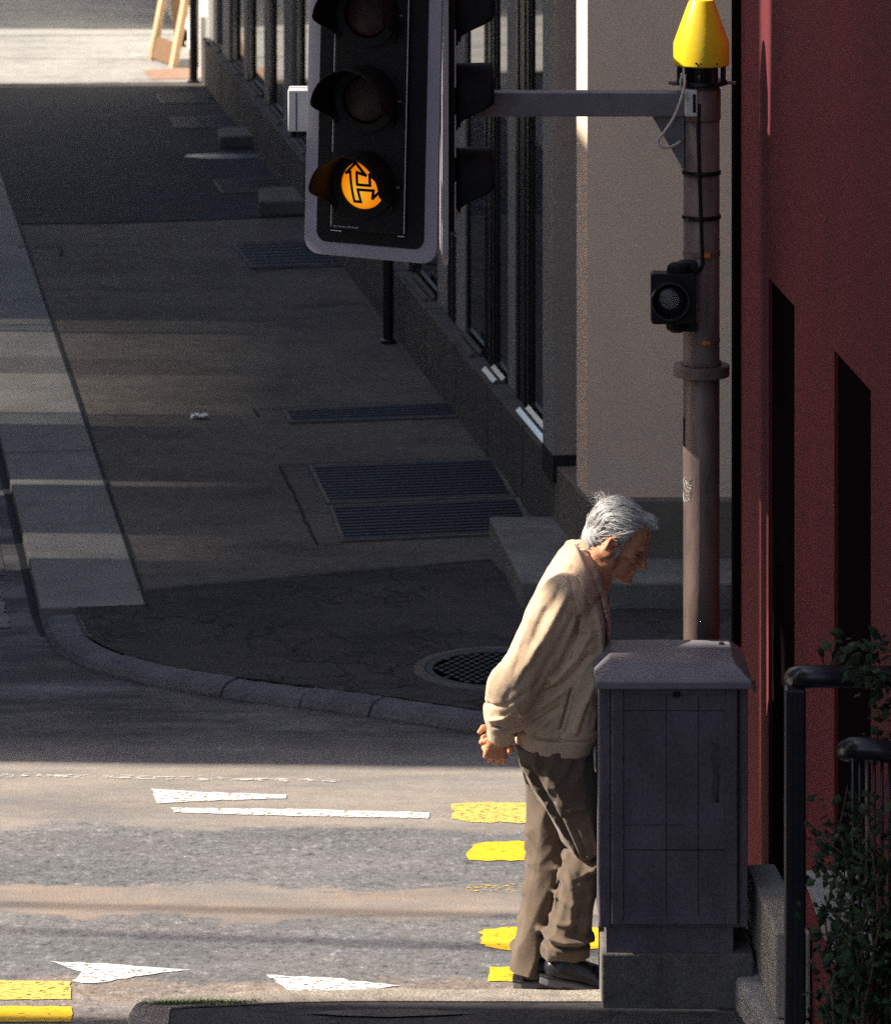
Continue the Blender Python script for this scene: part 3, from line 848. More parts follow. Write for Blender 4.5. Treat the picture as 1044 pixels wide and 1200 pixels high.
# ------------------------------------------------------------------ railings
Yr = 12.0
root = empty('handrail', (XU(931, Yr), Yr, 0.52), 'tall dark handrail on a thick square post beside the cabinet', 'railing')
zr = ZV(797, Yr)
bm = BM()
x0, x1 = XU(919, Yr), XU(943, Yr)
box(bm, x0, x1, Yr - 0.03, Yr + 0.03, 0.52, zr - 0.02); obj('post', bm, MAT['rail'], root, bevel=0.006)
bm = BM()
for k, dx in enumerate((0.014, 0.030, 0.044)):
    box(bm, x0 + dx, x0 + dx + 0.004, Yr - 0.034, Yr - 0.0305, 0.52, zr - 0.03)
obj('post_groove', bm, MAT['dark_gap'], root)
bm = BM()
pts = spline([P(931, 796, 12.42), P(931, 795, 12.2), P(934, 794, 12.06), P(950, 793, 12.0), P(1000, 793, 12.0), P(1080, 794, 12.0), P(1200, 795, 12.0)], 5)
tube(bm, pts, 0.031, 14); obj('top_rail', bm, MAT['rail'], root, smooth=True)
Yq = 11.6
root = empty('railing', (XU(1010, Yq), Yq, 0.52), 'lower dark railing with thin vertical bars behind the leaves', 'railing')
bm = BM()
tube(bm, spline([P(992, 880, 11.72), P(1001, 877, 11.62), P(1025, 878, 11.6), P(1060, 884, 11.6), P(1200, 900, 11.6)], 5), 0.030, 14)
obj('top_rail', bm, MAT['rail'], root, smooth=True)
for u in (999, 1007, 1015, 1024, 1033, 1042, 1052):
    p = P(u, 885, Yq)
    bm = BM(); tube(bm, [p, Vector((p.x, p.y, 0.52))], 0.0045, 8); obj('bar', bm, MAT['rail'] if u != 1015 else MAT['galv'], root, smooth=True)

# ------------------------------------------------------------------ shrub
root = empty('shrub', (XU(1005, 11.5), 11.5, 0.52), 'dark green leafy climber growing over the railings', 'shrub')
bm_l, bm_s = BM(), BM()
def leaf(c, d, n_, L):
    d = d.normalized(); s_ = d.cross(n_)
    if s_.length < 1e-3: s_ = d.orthogonal()
    s_.normalize(); n2 = s_.cross(d)
    w_ = L * 0.36
    a = bm_l.verts.new(c); b = bm_l.verts.new(c + d * L * 0.45 + s_ * w_ - n2 * L * 0.07); e = bm_l.verts.new(c + d * L * 0.45 - s_ * w_ - n2 * L * 0.07)
    t_ = bm_l.verts.new(c + d * L - n2 * L * 0.12); m_ = bm_l.verts.new(c + d * L * 0.5 + n2 * L * 0.05)
    for q in ((a, b, m_), (b, t_, m_), (t_, e, m_), (e, a, m_)): bm_l.faces.new(q)
def rv(s=1.0): return Vector((random.gauss(0, s), random.gauss(0, s), random.gauss(0, s)))
def twig(start, end, nleaf, spread, L):
    pts = spline([start, start.lerp(end, 0.5) + rv(0.025), end], 6)
    tube(bm_s, pts, [0.004 * (1 - 0.7 * i / len(pts)) for i in range(len(pts))], 5)
    for i in range(nleaf):
        p = pts[int(random.random() ** 0.8 * (len(pts) - 1))]
        leaf(p + rv(spread), rv() + Vector((0, -0.4, -0.2)), Vector((0, -0.5, 0.8)) + rv(0.5), random.uniform(0.45, 1.6) * L)
basep = [Vector((XU(1010 + 40 * i, 11.5), 11.45 + 0.1 * (i % 2), 0.53)) for i in range(5)]
targets = []
for i in range(38):                                       # lower mass
    u = random.uniform(952, 1120); v = random.uniform(905, 1210)
    if u < 975 and v < 960: u += 30
    if u < 985 and 1010 < v < 1110 and random.random() < 0.6: continue
    targets.append((u, v, 11.5 + random.uniform(-0.18, 0.35)))
for u, v, Y in targets:
    e_ = P(u, v, Y)
    bp = min(basep, key=lambda q: abs(q.x - e_.x)); st = bp.lerp(e_, random.uniform(0.45, 0.75)) + rv(0.03)
    tube(bm_s, spline([bp, bp.lerp(st, 0.5) + rv(0.02), st], 4), 0.004, 5)
    twig(st, e_ + rv(0.02), 54, 0.032, 0.027)
for (ua, va, ub, vb) in ((1045, 800, 985, 768), (1050, 790, 968, 760), (1040, 812, 1000, 790), (1060, 770, 1010, 762), (1050, 830, 1018, 838), (1060, 880, 1020, 850)):
    twig(P(ua, va, 11.9), P(ub, vb, 11.85), 34, 0.022, 0.028)
tube(bm_s, spline([basep[2], P(1062, 1000, 11.7), P(1055, 870, 11.85), P(1052, 790, 11.9)], 6), 0.006, 6)
for p in ((948, 1000), (955, 1060), (950, 1130), (960, 980), (948, 1090), (968, 1170)):
    e_ = P(p[0], p[1], 11.6); twig(e_ + Vector((0.12, 0, -0.05)), e_, 12, 0.014, 0.03)
obj('leaves', bm_l, MAT['leaf'], root)
obj('stems', bm_s, MAT['bark'], root, smooth=True)

# ================================================================== STREET CABINET
YC = 13.906
cab = empty('street_cabinet', (XU(785, YC), 14.06, ZN), 'grey purple utility cabinet with a sloped lid, right of the stooping man', 'utility cabinet')
cx0, cx1 = XU(704, YC), XU(862, YC)
bm = BM(); box(bm, cx0 + 0.003, cx1 + 0.055, YC, 14.24, 0.0, ZV(1118, YC)); obj('concrete_base', bm, MAT['concrete_dark'], cab, bevel=0.006)
bm = BM(); box(bm, cx0 + 0.018, cx1 - 0.008, YC + 0.014, 14.22, ZV(1118, YC) - 0.01, ZV(1087, YC)); obj('plinth', bm, MAT['cabinet'], cab)
bx0, bx1 = XU(702, YC), XU(876, YC)
zb0, zb1 = ZV(1088, YC), ZV(800, YC)
bm = BM(); box(bm, bx0, bx1, YC + 0.006, 14.245, zb0, zb1); obj('body', bm, MAT['cabinet'], cab, bevel=0.004)
# door: frame, sunk panel, grooves
def cf(u, v, d=0.0): return P(u, v, YC - d)
def slab(u0, v0, u1, v1, d0, d1, name, m, bev=0.0, parent=cab):
    """front plate between photo corners, standing d0..d1 proud of the body front"""
    a = P(u0, v1, YC); b = P(u1, v0, YC)
    bm = BM(); box(bm, a.x, b.x, YC + 0.006 - d1, YC + 0.006 - d0, a.z, b.z); return obj(name, bm, m, parent, bevel=bev)
door = slab(716, 803, 864, 1083, 0.001, 0.010, 'door', MAT['cabinet'], 0.003)
dv = BM()
for (u0, v0, u1, v1) in ((717, 804, 730, 1082), (850, 804, 863, 1082), (730.5, 804, 849.5, 813), (730.5, 1073, 849.5, 1082)):
    a = P(u0, v1, YC); b = P(u1, v0, YC); box(dv, a.x, b.x, YC - 0.0115, YC - 0.0045, a.z, b.z)
obj('door_frame', dv, MAT['cabinet'], door, bevel=0.002)
dv = BM()
for (u0, v0, u1, v1) in ((714.4, 803, 715.6, 1086), (864.6, 803, 865.8, 1086), (780, 815, 780.7, 1072), (817.6, 815, 818.3, 1072), (731, 832, 849, 832.8), (731, 966, 800, 966.6), (731, 995, 849, 996)):
    a = P(u0, v1, YC); b = P(u1, v0, YC); box(dv, a.x, b.x, YC - 0.0049, YC - 0.0038, a.z, b.z)
obj('seams', dv, MAT['dark_gap'], cab)
dv = BM()
def blotch(u, v, w_, h_, n=16):
    c = P(u, v, YC); vs = []
    for ax_, ay_, bx_, by_ in ((-1, -1, 1, -1), (1, -1, 1, 1), (1, 1, -1, 1), (-1, 1, -1, -1)):
        for i in range(9):
            t_ = i / 9; x = ax_ + (bx_ - ax_) * t_; y = ay_ + (by_ - ay_) * t_
            vs.append((c.x + (w_ / 2 * x + random.gauss(0, 1.1)) / 366, c.z + (h_ / 2 * y + random.gauss(0, 1.1)) / 366))
    extrude_poly(dv, [Vector((x, YC - 0.0046, z)) for x, z in vs], (0, -0.0004, 0))
for b in ((838, 905, 9, 70),):
    blotch(*b); obj('residue', dv, MAT['grime'], cab); dv = BM()
bm = BM(); a = P(792, 812, YC); box(bm, a.x - 0.012, a.x + 0.012, YC - 0.02, YC - 0.0118, a.z - 0.008, a.z + 0.008); obj('lock', bm, MAT['blackmetal'], door, bevel=0.003)
# lid, a low hipped roof
lx0, lx1 = XU(698, 13.87), XU(881, 13.87)
bm = BM()
y0, y1 = 13.868, 14.275
levels = [(0.0, zb1 - 0.012), (0.0, zb1 + 0.012), (0.052, zb1 + 0.058)]
rings = []
for ins, z in levels:
    rings.append([bm.verts.new(c) for c in ((lx0 + ins, y0 + ins * 1.2, z), (lx1 - ins, y0 + ins * 1.2, z), (lx1 - ins, y1 - ins, z), (lx0 + ins, y1 - ins, z))])
for a, b in zip(rings, rings[1:]):
    for k in range(4): bm.faces.new((a[k], a[(k + 1) % 4], b[(k + 1) % 4], b[k]))
bm.faces.new(rings[0][::-1]); bm.faces.new(rings[-1])
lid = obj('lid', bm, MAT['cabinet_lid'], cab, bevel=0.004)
bm = BM(); p = P(866, 757, 14.1); lathe(bm, [(0.009, 0), (0.009, 0.006), (0.006, 0.008)], (lx1 - 0.08, 14.16, zb1 + 0.057), n=14); obj('vent_hole', bm, MAT['dark_gap'], lid)
bm = BM()
q = P(882, 800, 13.9)
tube(bm, [q + Vector((0, 0, 0.01)), q + Vector((0.006, 0, -0.01)), q + Vector((0.002, 0.0, -0.03))], 0.005, 6); obj('hinge', bm, MAT['galv'], cab)

# ================================================================== SIGNAL POLE
YP = 14.50
xp = XU(821.5, YP)
pole = empty('signal_pole', (xp, YP, ZN), 'galvanised steel signal pole behind the cabinet, carrying an arm and a yellow cone', 'signal pole')
R_P = 0.0605
bm = BM(); lathe(bm, [(R_P, 0.0), (R_P, ZV(100, YP))], (xp, YP, 0), n=40); obj('tube', bm, MAT['galv'], pole, smooth=True)
def ring(v0, v1, r_, name, m, y=YP):
    bm = BM(); lathe(bm, [(r_, ZV(v1, y)), (r_, ZV(v0, y))], (xp, y, 0), n=40); return obj(name, bm, m, pole, bevel=0.003)
ring(427, 440, 0.094, 'flange', MAT['galv'])
ring(422, 427, 0.066, 'flange_collar', MAT['galv'])
ring(199, 204, 0.0655, 'clamp_band', MAT['blackmetal']); ring(251, 256, 0.0655, 'clamp_band', MAT['blackmetal'])
ring(292, 300, 0.0622, 'clamp_band', MAT['galv']); ring(395, 401, 0.0622, 'clamp_band', MAT['galv'])
def patch(v0, v1, a0, a1, r_, m, name):
    bm = BM(); vs = []
    for z in (ZV(v1, YP), ZV(v0, YP)):
        vs.append([bm.verts.new((xp + r_ * math.cos(math.radians(a)), YP + r_ * math.sin(math.radians(a)), z)) for a in np.linspace(a0, a1, 8)])
    for i in range(7): bm.faces.new((vs[0][i], vs[0][i + 1], vs[1][i + 1], vs[1][i]))
    return obj(name, bm, m, pole, solid=0.0008)
patch(293, 299, -94, -66, 0.0634, MAT['orange'], 'sticker'); patch(396, 400.5, -92, -66, 0.0634, MAT['orange'], 'sticker')
patch(488, 522, -176, -158, 0.0612, MAT['blackmetal'], 'sticker')
# scratched scribble on the pole
bm = BM(); pts = []
for i in range(70):
    a = -150 + 22 * math.sin(i * 0.61) + 4 * math.sin(i * 1.7); v = 572 + 12 * math.sin(i * 0.43 + 1) + 3 * math.cos(i * 2.3)
    pts.append(Vector((xp + 0.0609 * math.cos(math.radians(a)), YP + 0.0609 * math.sin(math.radians(a)), ZV(v, YP))))
tube(bm, spline(pts, 3), 0.0011, 4); obj('scribble', bm, MAT['cable'], pole)
# head of the pole: cage, bolts, yellow cone
zc = ZV(76, YP)
bm = BM(); lathe(bm, [(0.050, zc - 0.06), (0.050, zc + 0.02)], (xp, YP, 0), n=30); obj('neck', bm, MAT['blackmetal'], pole)
bm = BM()
for i in range(10):
    a = 2 * PI * i / 10 + 0.2
    x, y = xp + 0.076 * math.cos(a), YP + 0.076 * math.sin(a)
    lathe(bm, [(0.008, zc - 0.058), (0.008, zc + 0.01)], (x, y, 0), n=8)
obj('cage_bars', bm, MAT['blackmetal'], pole)
ring(94, 99, 0.086, 'cage_plate', MAT['blackmetal'])
ring(104, 140, 0.0645, 'sleeve', MAT['galv'])
bm = BM()
for a, L in ((180, 0.035), (0, 0.04), (200, 0.03), (-60, 0.03)):
    a = math.radians(a); d = Vector((math.cos(a), math.sin(a) * 0.6, 0)); c = Vector((xp, YP, ZV(97, YP)))
    tube(bm, [c + d * 0.07, c + d * (0.075 + L)], 0.006, 8)
obj('bolts', bm, MAT['galv'], pole)
cone = BM()
rr = 33.0 / 355
lathe(cone, [(rr * 0.97, zc), (rr, zc + 0.004), (rr, zc + 0.074), (rr * 0.48, zc + 0.206), (rr * 0.42, zc + 0.216), (rr * 0.30, zc + 0.219)], (xp, YP, 0), n=72)
yc_ = obj('cone_cap', cone, MAT['yellow_shell'], pole, smooth=True)
yc_.data.set_sharp_from_angle(angle=math.radians(22))
bm = BM()
for a in (-100, -95, -104, -60):
    a = math.radians(a); x, y = xp + (rr + 0.0005) * math.cos(a), YP + (rr + 0.0005) * math.sin(a)
    lathe(bm, [(0.0035, -0.0015), (0.0035, 0.0015)], (x, y, zc + 0.012 + 0.004 * math.sin(a * 30)), axis='y', n=8)
obj('rivets', bm, MAT['dark_gap'], yc_)
# white terminal box and cables
bm = BM(); q = P(810, 121, YP - 0.075); box(bm, q.x - 0.022, q.x + 0.02, q.y, q.y + 0.03, q.z - 0.045, q.z + 0.045); tb = obj('terminal_box', bm, MAT['white_metal'], pole, bevel=0.006)
bm = BM(); box(bm, q.x + 0.004, q.x + 0.014, q.y - 0.003, q.y - 0.0005, q.z - 0.03, q.z + 0.03); obj('slot', bm, MAT['dark_gap'], tb)
bm = BM()
cpts = [P(802, 88, YP - 0.08), P(801, 104, YP - 0.10), P(792, 132, YP - 0.11), P(780, 152, YP - 0.11), P(771, 164, YP - 0.10), P(774, 172, YP - 0.10), P(786, 172, YP - 0.08), P(797, 166, YP - 0.05)]
tube(bm, spline(cpts, 8), 0.0052, 8); obj('cable', bm, MAT['cable'], pole, smooth=True)
bm = BM(); tube(bm, spline([P(799, 86, YP - 0.08), P(797, 98, YP - 0.09), P(800, 110, YP - 0.08), P(806, 116, YP - 0.078)], 6), 0.004, 8); obj('cable', bm, MAT['cable'], pole, smooth=True)
bm = BM(); tube(bm, spline([P(819, 122, YP - 0.066), P(818, 160, YP - 0.066), P(820, 230, YP - 0.068), P(822, 290, YP - 0.067), P(822, 312, YP - 0.07), P(812, 322, YP - 0.06)], 6), 0.006, 8); obj('cable', bm, MAT['black_plastic'], pole, smooth=True)
# arm with gusset
bm = BM(); box(bm, XU(338, YP), xp - R_P * 0.9, YP - 0.04, YP + 0.04, ZV(135, YP), ZV(107, YP)); arm = obj('arm', bm, MAT['arm_paint'], pole, bevel=0.004)
bm = BM(); extrude_poly(bm, [P(764, 136.5, YP - 0.006), P(802, 136.5, YP - 0.006), P(802, 193, YP - 0.006), P(797, 193, YP - 0.006)], (0, 0.012, 0)); obj('gusset', bm, MAT['arm_paint'], pole)
bm = BM(); box(bm, xp - 0.068, xp - 0.0585, YP - 0.03, YP + 0.03, ZV(196, YP), ZV(103, YP)); obj('arm_plate', bm, MAT['arm_paint'], pole, bevel=0.002)
bm = BM(); box(bm, XU(341, YP) - 0.008, XU(358, YP) + 0.06, YP - 0.055, YP + 0.055, ZV(154, YP - 0.05), ZV(103, YP)); eb = obj('end_box', bm, MAT['white_metal'], pole, bevel=0.004)
bm = BM(); box(bm, XU(347.5, YP), XU(348.8, YP), YP - 0.0575, YP - 0.0555, ZV(153, YP - 0.05), ZV(106, YP)); obj('seam', bm, MAT['dark_gap'], eb)

# small round warning lamp on the pole
YL = YP - 0.10
wl = empty('warning_lamp', P(788, 350, YL), 'small square black lamp with a round hood, strapped to the pole', 'signal lamp')
c = P(789, 350, YL - 0.04)
bm = BM(); pr = rrect(0.0735, 0.0835, 0.010, 4, c.x, c.z); extrude_poly(bm, [Vector((x, YL - 0.05, z)) for x, z in pr], (0, 0.07, 0)); obj('housing', bm, MAT['black_plastic'], wl, bevel=0.003)
lc = P(784.5, 351, YL - 0.06)
bm = BM(); lathe(bm, [(0.0605, YL - 0.049), (0.0615, YL - 0.10), (0.0625, YL - 0.105), (0.058, YL - 0.105), (0.055, YL - 0.052)], (lc.x, 0, lc.z), axis='y', n=40, cap=False); obj('hood', bm, mat('glossy_hood', (0.02, 0.02, 0.022), 0.25), wl, smooth=False)
bm = BM(); lathe(bm, [(0.0555, YL - 0.049), (0.054, YL - 0.056), (0.03, YL - 0.062), (0.002, YL - 0.064)], (lc.x, 0, lc.z), axis='y', n=32); ln = obj('lens', bm, MAT['led_lens'], wl, smooth=True)
bm = BM()
for rk, nk in ((0.004, 5), (0.010, 10), (0.016, 14), (0.022, 18), (0.028, 22)):
    for i in range(nk):
        a = 2 * PI * i / nk + rk * 50
        x, z = lc.x + rk * math.cos(a), lc.z + rk * math.sin(a)
        lathe(bm, [(0.0021, YL - 0.0665), (0.0012, YL - 0.0678)], (x, 0, z), axis='y', n=6)
obj('led_dots', bm, MAT['white_metal'], ln)
bm = BM(); lathe(bm, [(0.040, 0.0), (0.036, 0.022), (0.024, 0.03)], (c.x + 0.018, YL - 0.01, c.z + 0.0835), n=24); obj('bracket', bm, MAT['visor'], wl, smooth=True, bevel=0.002)
bm = BM(); lathe(bm, [(0.020, -0.032), (0.034, -0.022), (0.038, 0.0)], (c.x + 0.012, YL - 0.01, c.z - 0.0835), n=24); obj('bracket', bm, MAT['visor'], wl, smooth=True, bevel=0.002)
for dz in (0.0835 + 0.018, -0.0835 - 0.018):
    bm = BM(); box(bm, c.x + 0.02, xp - 0.02, YL - 0.008, YL + 0.045, c.z + dz - 0.014, c.z + dz + 0.014)
    obj('clamp_arm', bm, MAT['black_plastic'], wl, bevel=0.004)

# ================================================================== TRAFFIC SIGNALS
SP_ = 0.281
LR = 0.0785                                               # lens radius
def dome(r_): return -0.036 - 0.016 * (1 - (r_ / LR) ** 2)
def make_signal(loc, rot, label, lit, over=0.0):
    root = empty('traffic_signal', loc, label, 'traffic light', 'three lamp signal heads on the arm', rot)
    L = dict(parent=root, local=True)
    W_ = 0.236 if lit else 0.221; zb = -0.246; zt = SP_ * 2 + 0.25 + over
    zc = (zb + zt) / 2; hh = (zt - zb) / 2
    bm = BM(); extrude_poly(bm, [Vector((x, -0.006, z)) for x, z in rrect(W_, hh, 0.055, 8, 0, zc)], (0, 0.014, 0))
    obj('backplate', bm, MAT['white_board'], bevel=0.002, **L)
    bm = BM(); extrude_poly(bm, [Vector((x, -0.0095, z)) for x, z in rrect(W_ - 0.045, hh - 0.045, 0.036, 8, 0, zc)], (0, 0.003, 0))
    obj('black_field', bm, MAT['black_plastic'], **L)
    bm = BM(); extrude_poly(bm, [Vector((x, -0.034, z)) for x, z in rrect(0.128, SP_ + 0.155, 0.02, 5, 0.0, SP_)], (0, 0.024, 0))
    hs = obj('housing', bm, MAT['black_plastic'], bevel=0.006, **L)
    bm = BM()                                             # thin pale strips paint the glint on the housing edges
    for x0, x1, z0, z1 in ((-0.131, -0.1288, -0.145, 0.02), (-0.131, -0.1288, 0.10, 0.24), (-0.131, -0.1288, 0.33, 0.52), (0.1288, 0.131, -0.150, SP_ * 2 + 0.15), (-0.131, -0.092, -0.1600, -0.1575), (0.108, 0.131, -0.1600, -0.1575)):
        box(bm, x0, x1, -0.033, -0.029, z0, z1)
    obj('edge_glint', bm, MAT['white_metal'], **L)
    bm = BM()
    for k in range(11):                                   # minute illegible maker's lettering
        x = -0.118 + 0.0082 * k; hgt = (0.006, 0.004, 0.007, 0.005)[k % 4]
        box(bm, x, x + 0.0045, -0.0356, -0.0342, -0.146, -0.146 + hgt)
    obj('lettering', bm, MAT['white_board'], hs, local=True)
    bm = BM()
    for k in range(3):
        box(bm, 0.100, 0.113, -0.0375, -0.0342, k * SP_ - 0.002, k * SP_ + 0.004)
    obj('catch', bm, MAT['galv'], hs, local=True)
    LX = -0.014 if lit else 0.0
    for k in range(3):
        z = k * SP_
        bm = BM(); lathe(bm, [(r_, dome(r_)) for r_ in (LR, LR * 0.9, LR * 0.7, LR * 0.45, LR * 0.2, 0.002)], (LX, 0, z), axis='y', n=48)
        m = MAT['amber'] if (lit and k == 0) else (MAT['red_lens'] if k == 2 else MAT['amber_lens'])
        ln = obj('lens', bm, m, smooth=True, **L)
        bm = BM(); lathe(bm, [(LR + 0.001, -0.034), (LR + 0.001, -0.044), (0.1085, -0.044), (0.1085, -0.034)], (LX, 0, z), axis='y', n=48, cap=False); obj('lens_rim', bm, MAT['black_plastic'], **L)
        if lit and k == 0:
            ln['label'] = 'lit amber lens with a black outlined arrow branching right'
            bm = BM()
            def stroke(pts, w_=0.0095):
                pts = [Vector(p) for p in pts]
                for a, b in zip(pts, pts[1:]):
                    d = (b - a).normalized(); s_ = Vector((-d.y, d.x)) * w_ / 2
                    a2, b2 = a - d * w_ * 0.4, b + d * w_ * 0.4
                    n = 8; rows = []
                    for i in range(n + 1):
                        c = a2.lerp(b2, i / n); row = []
                        for e in (-1, 0, 1):
                            p = c + s_ * e
                            row.append(bm.verts.new((LX + p.x, dome(min(p.length, LR)) - 0.0012, z + p.y)))
                        rows.append(row)
                    for r0, r1 in zip(rows, rows[1:]):
                        for e in (0, 1): bm.faces.new((r0[e], r0[e + 1], r1[e + 1], r1[e]))
            stroke([(-0.005, -0.055), (-0.029, -0.055), (-0.0465, 0.0415), (-0.0625, 0.036), (-0.0290, 0.071), (0.012, 0.034), (-0.0215, 0.0415), (-0.0165, 0.002), (0.0286, 0.002)])
            stroke([(-0.005, -0.055), (-0.0143, -0.014), (0.040, -0.014), (0.036, -0.041), (0.073, -0.004), (0.025, 0.038), (0.0286, 0.002)])
            obj('arrow', bm, MAT['dark_gap'], ln, local=True)
        # hood, cut away below the middle
        bm = BM(); rows = []
        n_ = 52
        for i in range(n_ + 1):
            a = math.radians(-38 + 256 * i / n_)
            s_ = max(0.0, min(1.0, (math.sin(a) + 0.52) / 0.62)); s_ = s_ * s_ * (3 - 2 * s_)
            Lh = 0.012 + (0.155 if lit else 0.112) * s_
            r0, r1 = 0.110, 0.124
            row = []
            for j in range(7):
                q = j / 6
                r_ = r0 + (r1 - r0) * q
                row.append(bm.verts.new((LX + r_ * math.cos(a), -0.036 - Lh * q, z + r_ * math.sin(a) - 0.012 * q)))
            rows.append(row)
        for a, b in zip(rows, rows[1:]):
            for j in range(6): bm.faces.new((a[j], b[j], b[j + 1], a[j + 1]))
        obj('visor', bm, MAT['visor'], smooth=True, solid=0.004, **L)
    return root
s1_ = make_signal((XU(436, 14.30), 14.30, ZV(218, 14.25)), (0, math.radians(1.3), math.radians(-22)), 'signal head facing the viewer, white edged board, bottom lamp lit amber with an arrow', True)
s2_ = make_signal((-0.004, 14.42, ZV(218, 14.25) - 0.012), (0, 0, math.radians(92.2)), 'signal head seen edge on, its black hoods pointing right', False, 0.20)  # board extended above the view to shade the red wall
# mounting bracket of the first head
bm = BM(); box(bm, -0.20, -0.14, 0.009, 0.165, 0.16, 0.24); obj('mount', bm, MAT['arm_paint'], s1_, local=True, bevel=0.004)

# ================================================================== OUTSIDE THE PICTURE: what shades the street
TA = math.tan(AZ)
def slanted(x0, x1, ya, yb):
    """a footprint whose north and south walls run along the sunlit cross street"""
    return [(x1, ya), (x1, yb), (x0, yb + (x1 - x0) * TA), (x0, ya + (x1 - x0) * TA)]
def windows_on(root, x, ya, yb, zs, wd=1.0, ht=1.5, gap=2.2):
    y = ya + 0.8
    while y + wd < yb - 0.5:
        for z in zs:
            bm = BM(); box(bm, x - 0.04, x + 0.05, y - 0.08, y + wd + 0.08, z - 0.08, z + ht + 0.08); fr = obj('window', bm, MAT['white_wall'], root)
            bm = BM(); box(bm, x + 0.0505, x + 0.058, y, y + wd, z, z + ht); obj('pane', bm, MAT['darkglass'], fr)
        y += gap
XB = -8.0
hb = empty('town_house', (XB, 25, 0), 'rendered town house across the side street, outside the picture on the left', 'house')
bm = BM(); prism(bm, slanted(-15, XB, 17.17, 20.31), 0, 8.92); obj('low_wing', bm, MAT['house'], hb)
bm = BM(); prism(bm, slanted(-15, XB, 28.0, 37.70), 0, 15.0); obj('upper_wall', bm, MAT['house'], hb)
# added screen standing in for window reflections: its slats let streaks of sun through
bm = BM(); slats = []
def slit_run(y0, y1, pitch, wd, tops=(5.0, 5.25, 5.5, 4.8)):
    y = y0; k = 0
    while y < y1: slats.append((y, y + wd, tops[k % len(tops)])); y += pitch; k += 1
slit_run(20.34, 20.82, 0.050, 0.011, (4.9, 4.6, 5.2)); slit_run(21.90, 21.98, 0.050, 0.020, (5.0, 4.8)); slit_run(23.36, 23.62, 0.055, 0.006, (5.0, 5.4)); slit_run(23.66, 24.72, 0.048, 0.013, (5.1, 5.7, 4.7, 5.4)); slit_run(24.74, 25.20, 0.050, 0.0065, (5.0, 5.4)); slit_run(25.24, 26.04, 0.050, 0.009, (5.0, 5.4, 4.6)); slit_run(26.10, 26.40, 0.060, 0.005, (5.0, 5.4))
# the slots between the slats taper upwards, so the streaks fade out across the pavement
def slat(ya, yb, yc, yd):                                 # bottom from ya to yb, top from yc to yd
    d = Vector((-0.12, 0.12 * TA, 0))
    extrude_poly(bm, [Vector((XB, ya, 3.0)), Vector((XB, yb, 3.0)), Vector((XB, yd, 5.75)), Vector((XB, yc, 5.75))], d)
yb_, yt_ = 20.30, 20.30
for y0, y1, tp in slats + [(28.02, 28.02, 5.7)]:
    m_ = (y0 + y1) / 2; w2 = (y1 - y0) * 1.55
    slat(yb_, m_ - w2 if y1 > y0 else y0, yt_, m_ - 0.0004 if y1 > y0 else y0)
    yb_, yt_ = m_ + w2, m_ + 0.0004
prism(bm, slanted(-8.12, XB, 20.30, 28.02), 0, 2.998); prism(bm, slanted(-8.12, XB, 20.30, 28.02), 5.752, 15.0)
obj('streak_screen', bm, MAT['house'], hb)
bm = BM(); prism(bm, slanted(-8.12, XB + 0.02, 14.955, 19.2), 7.42, 12.6); obj('shade_panel', bm, MAT['house'], hb)  # unseen panel added only to keep sun off the red wall
windows_on(hb, XB, 28.2, 37.8, (6.2, 9.4, 12.2))
nb = empty('corner_house', (XB, 10, 0), 'tall rendered house near the viewer on the left, outside the picture', 'house')
bm = BM(); prism(bm, slanted(-15, XB, 2.0, 14.29), 0, 12.5); obj('wall', bm, MAT['house'], nb)
bm = BM()
for y1, z0, z1 in ((14.39, 7.2, 8.00), (14.54, 8.01, 8.44), (14.80, 8.445, 8.76), (14.73, 8.765, 9.89), (14.74, 9.90, 12.4)):
    prism(bm, slanted(-8.06, XB + 0.03, 14.2, y1), z0, z1)
obj('stepped_shade', bm, MAT['house'], nb)  # unseen stepped blocker, added to shade signal, cabinet and red wall
windows_on(nb, XB, 3, 14.2, (1.5, 4.6, 8.6))
eh = empty('end_house', (XB, 50, 0), 'rendered house beyond the sunlit gap, outside the picture on the left', 'house')
bm = BM(); prism(bm, slanted(-15, XB, 41.87, 62), 0, 5.3); obj('wall', bm, MAT['house'], eh)
windows_on(eh, XB, 42.5, 61, (1.5,))
# overhead wires along the cross street, casting the two thin shadows
def wire(u0, v0, u1, v1, hz, label, r_=0.017, z=0.0):
    a, b = G(u0, v0, z), G(u1, v1, z)
    off = Vector((sdir.x, sdir.y, sdir.z)) * ((hz - z) / sdir.z)
    d = (b - a).normalized(); c = a + off
    bm = BM(); tube(bm, [c - d * 14 + Vector((0, 0, 0.0)), c + d * 26], r_, 8)
    tag(obj('overhead_wire', bm, MAT['blackmetal'], base=c, smooth=True), label, 'wire', 'overhead wires along the cross street')
wire(0, 1060, 620, 1074, 6.6, 'overhead wire casting the upper thin shadow line on the road')
wire(0, 1090, 620, 1112, 6.7, 'overhead wire casting the lower thin shadow line on the road')
wire(0, 43, 150, 42, 6.6, 'far overhead wire casting the farther shadow line on the sunlit pavement', 0.03, ZS)
wire(0, 69, 170, 71, 6.6, 'far overhead wire casting the nearer shadow line on the sunlit pavement', 0.02, ZS)

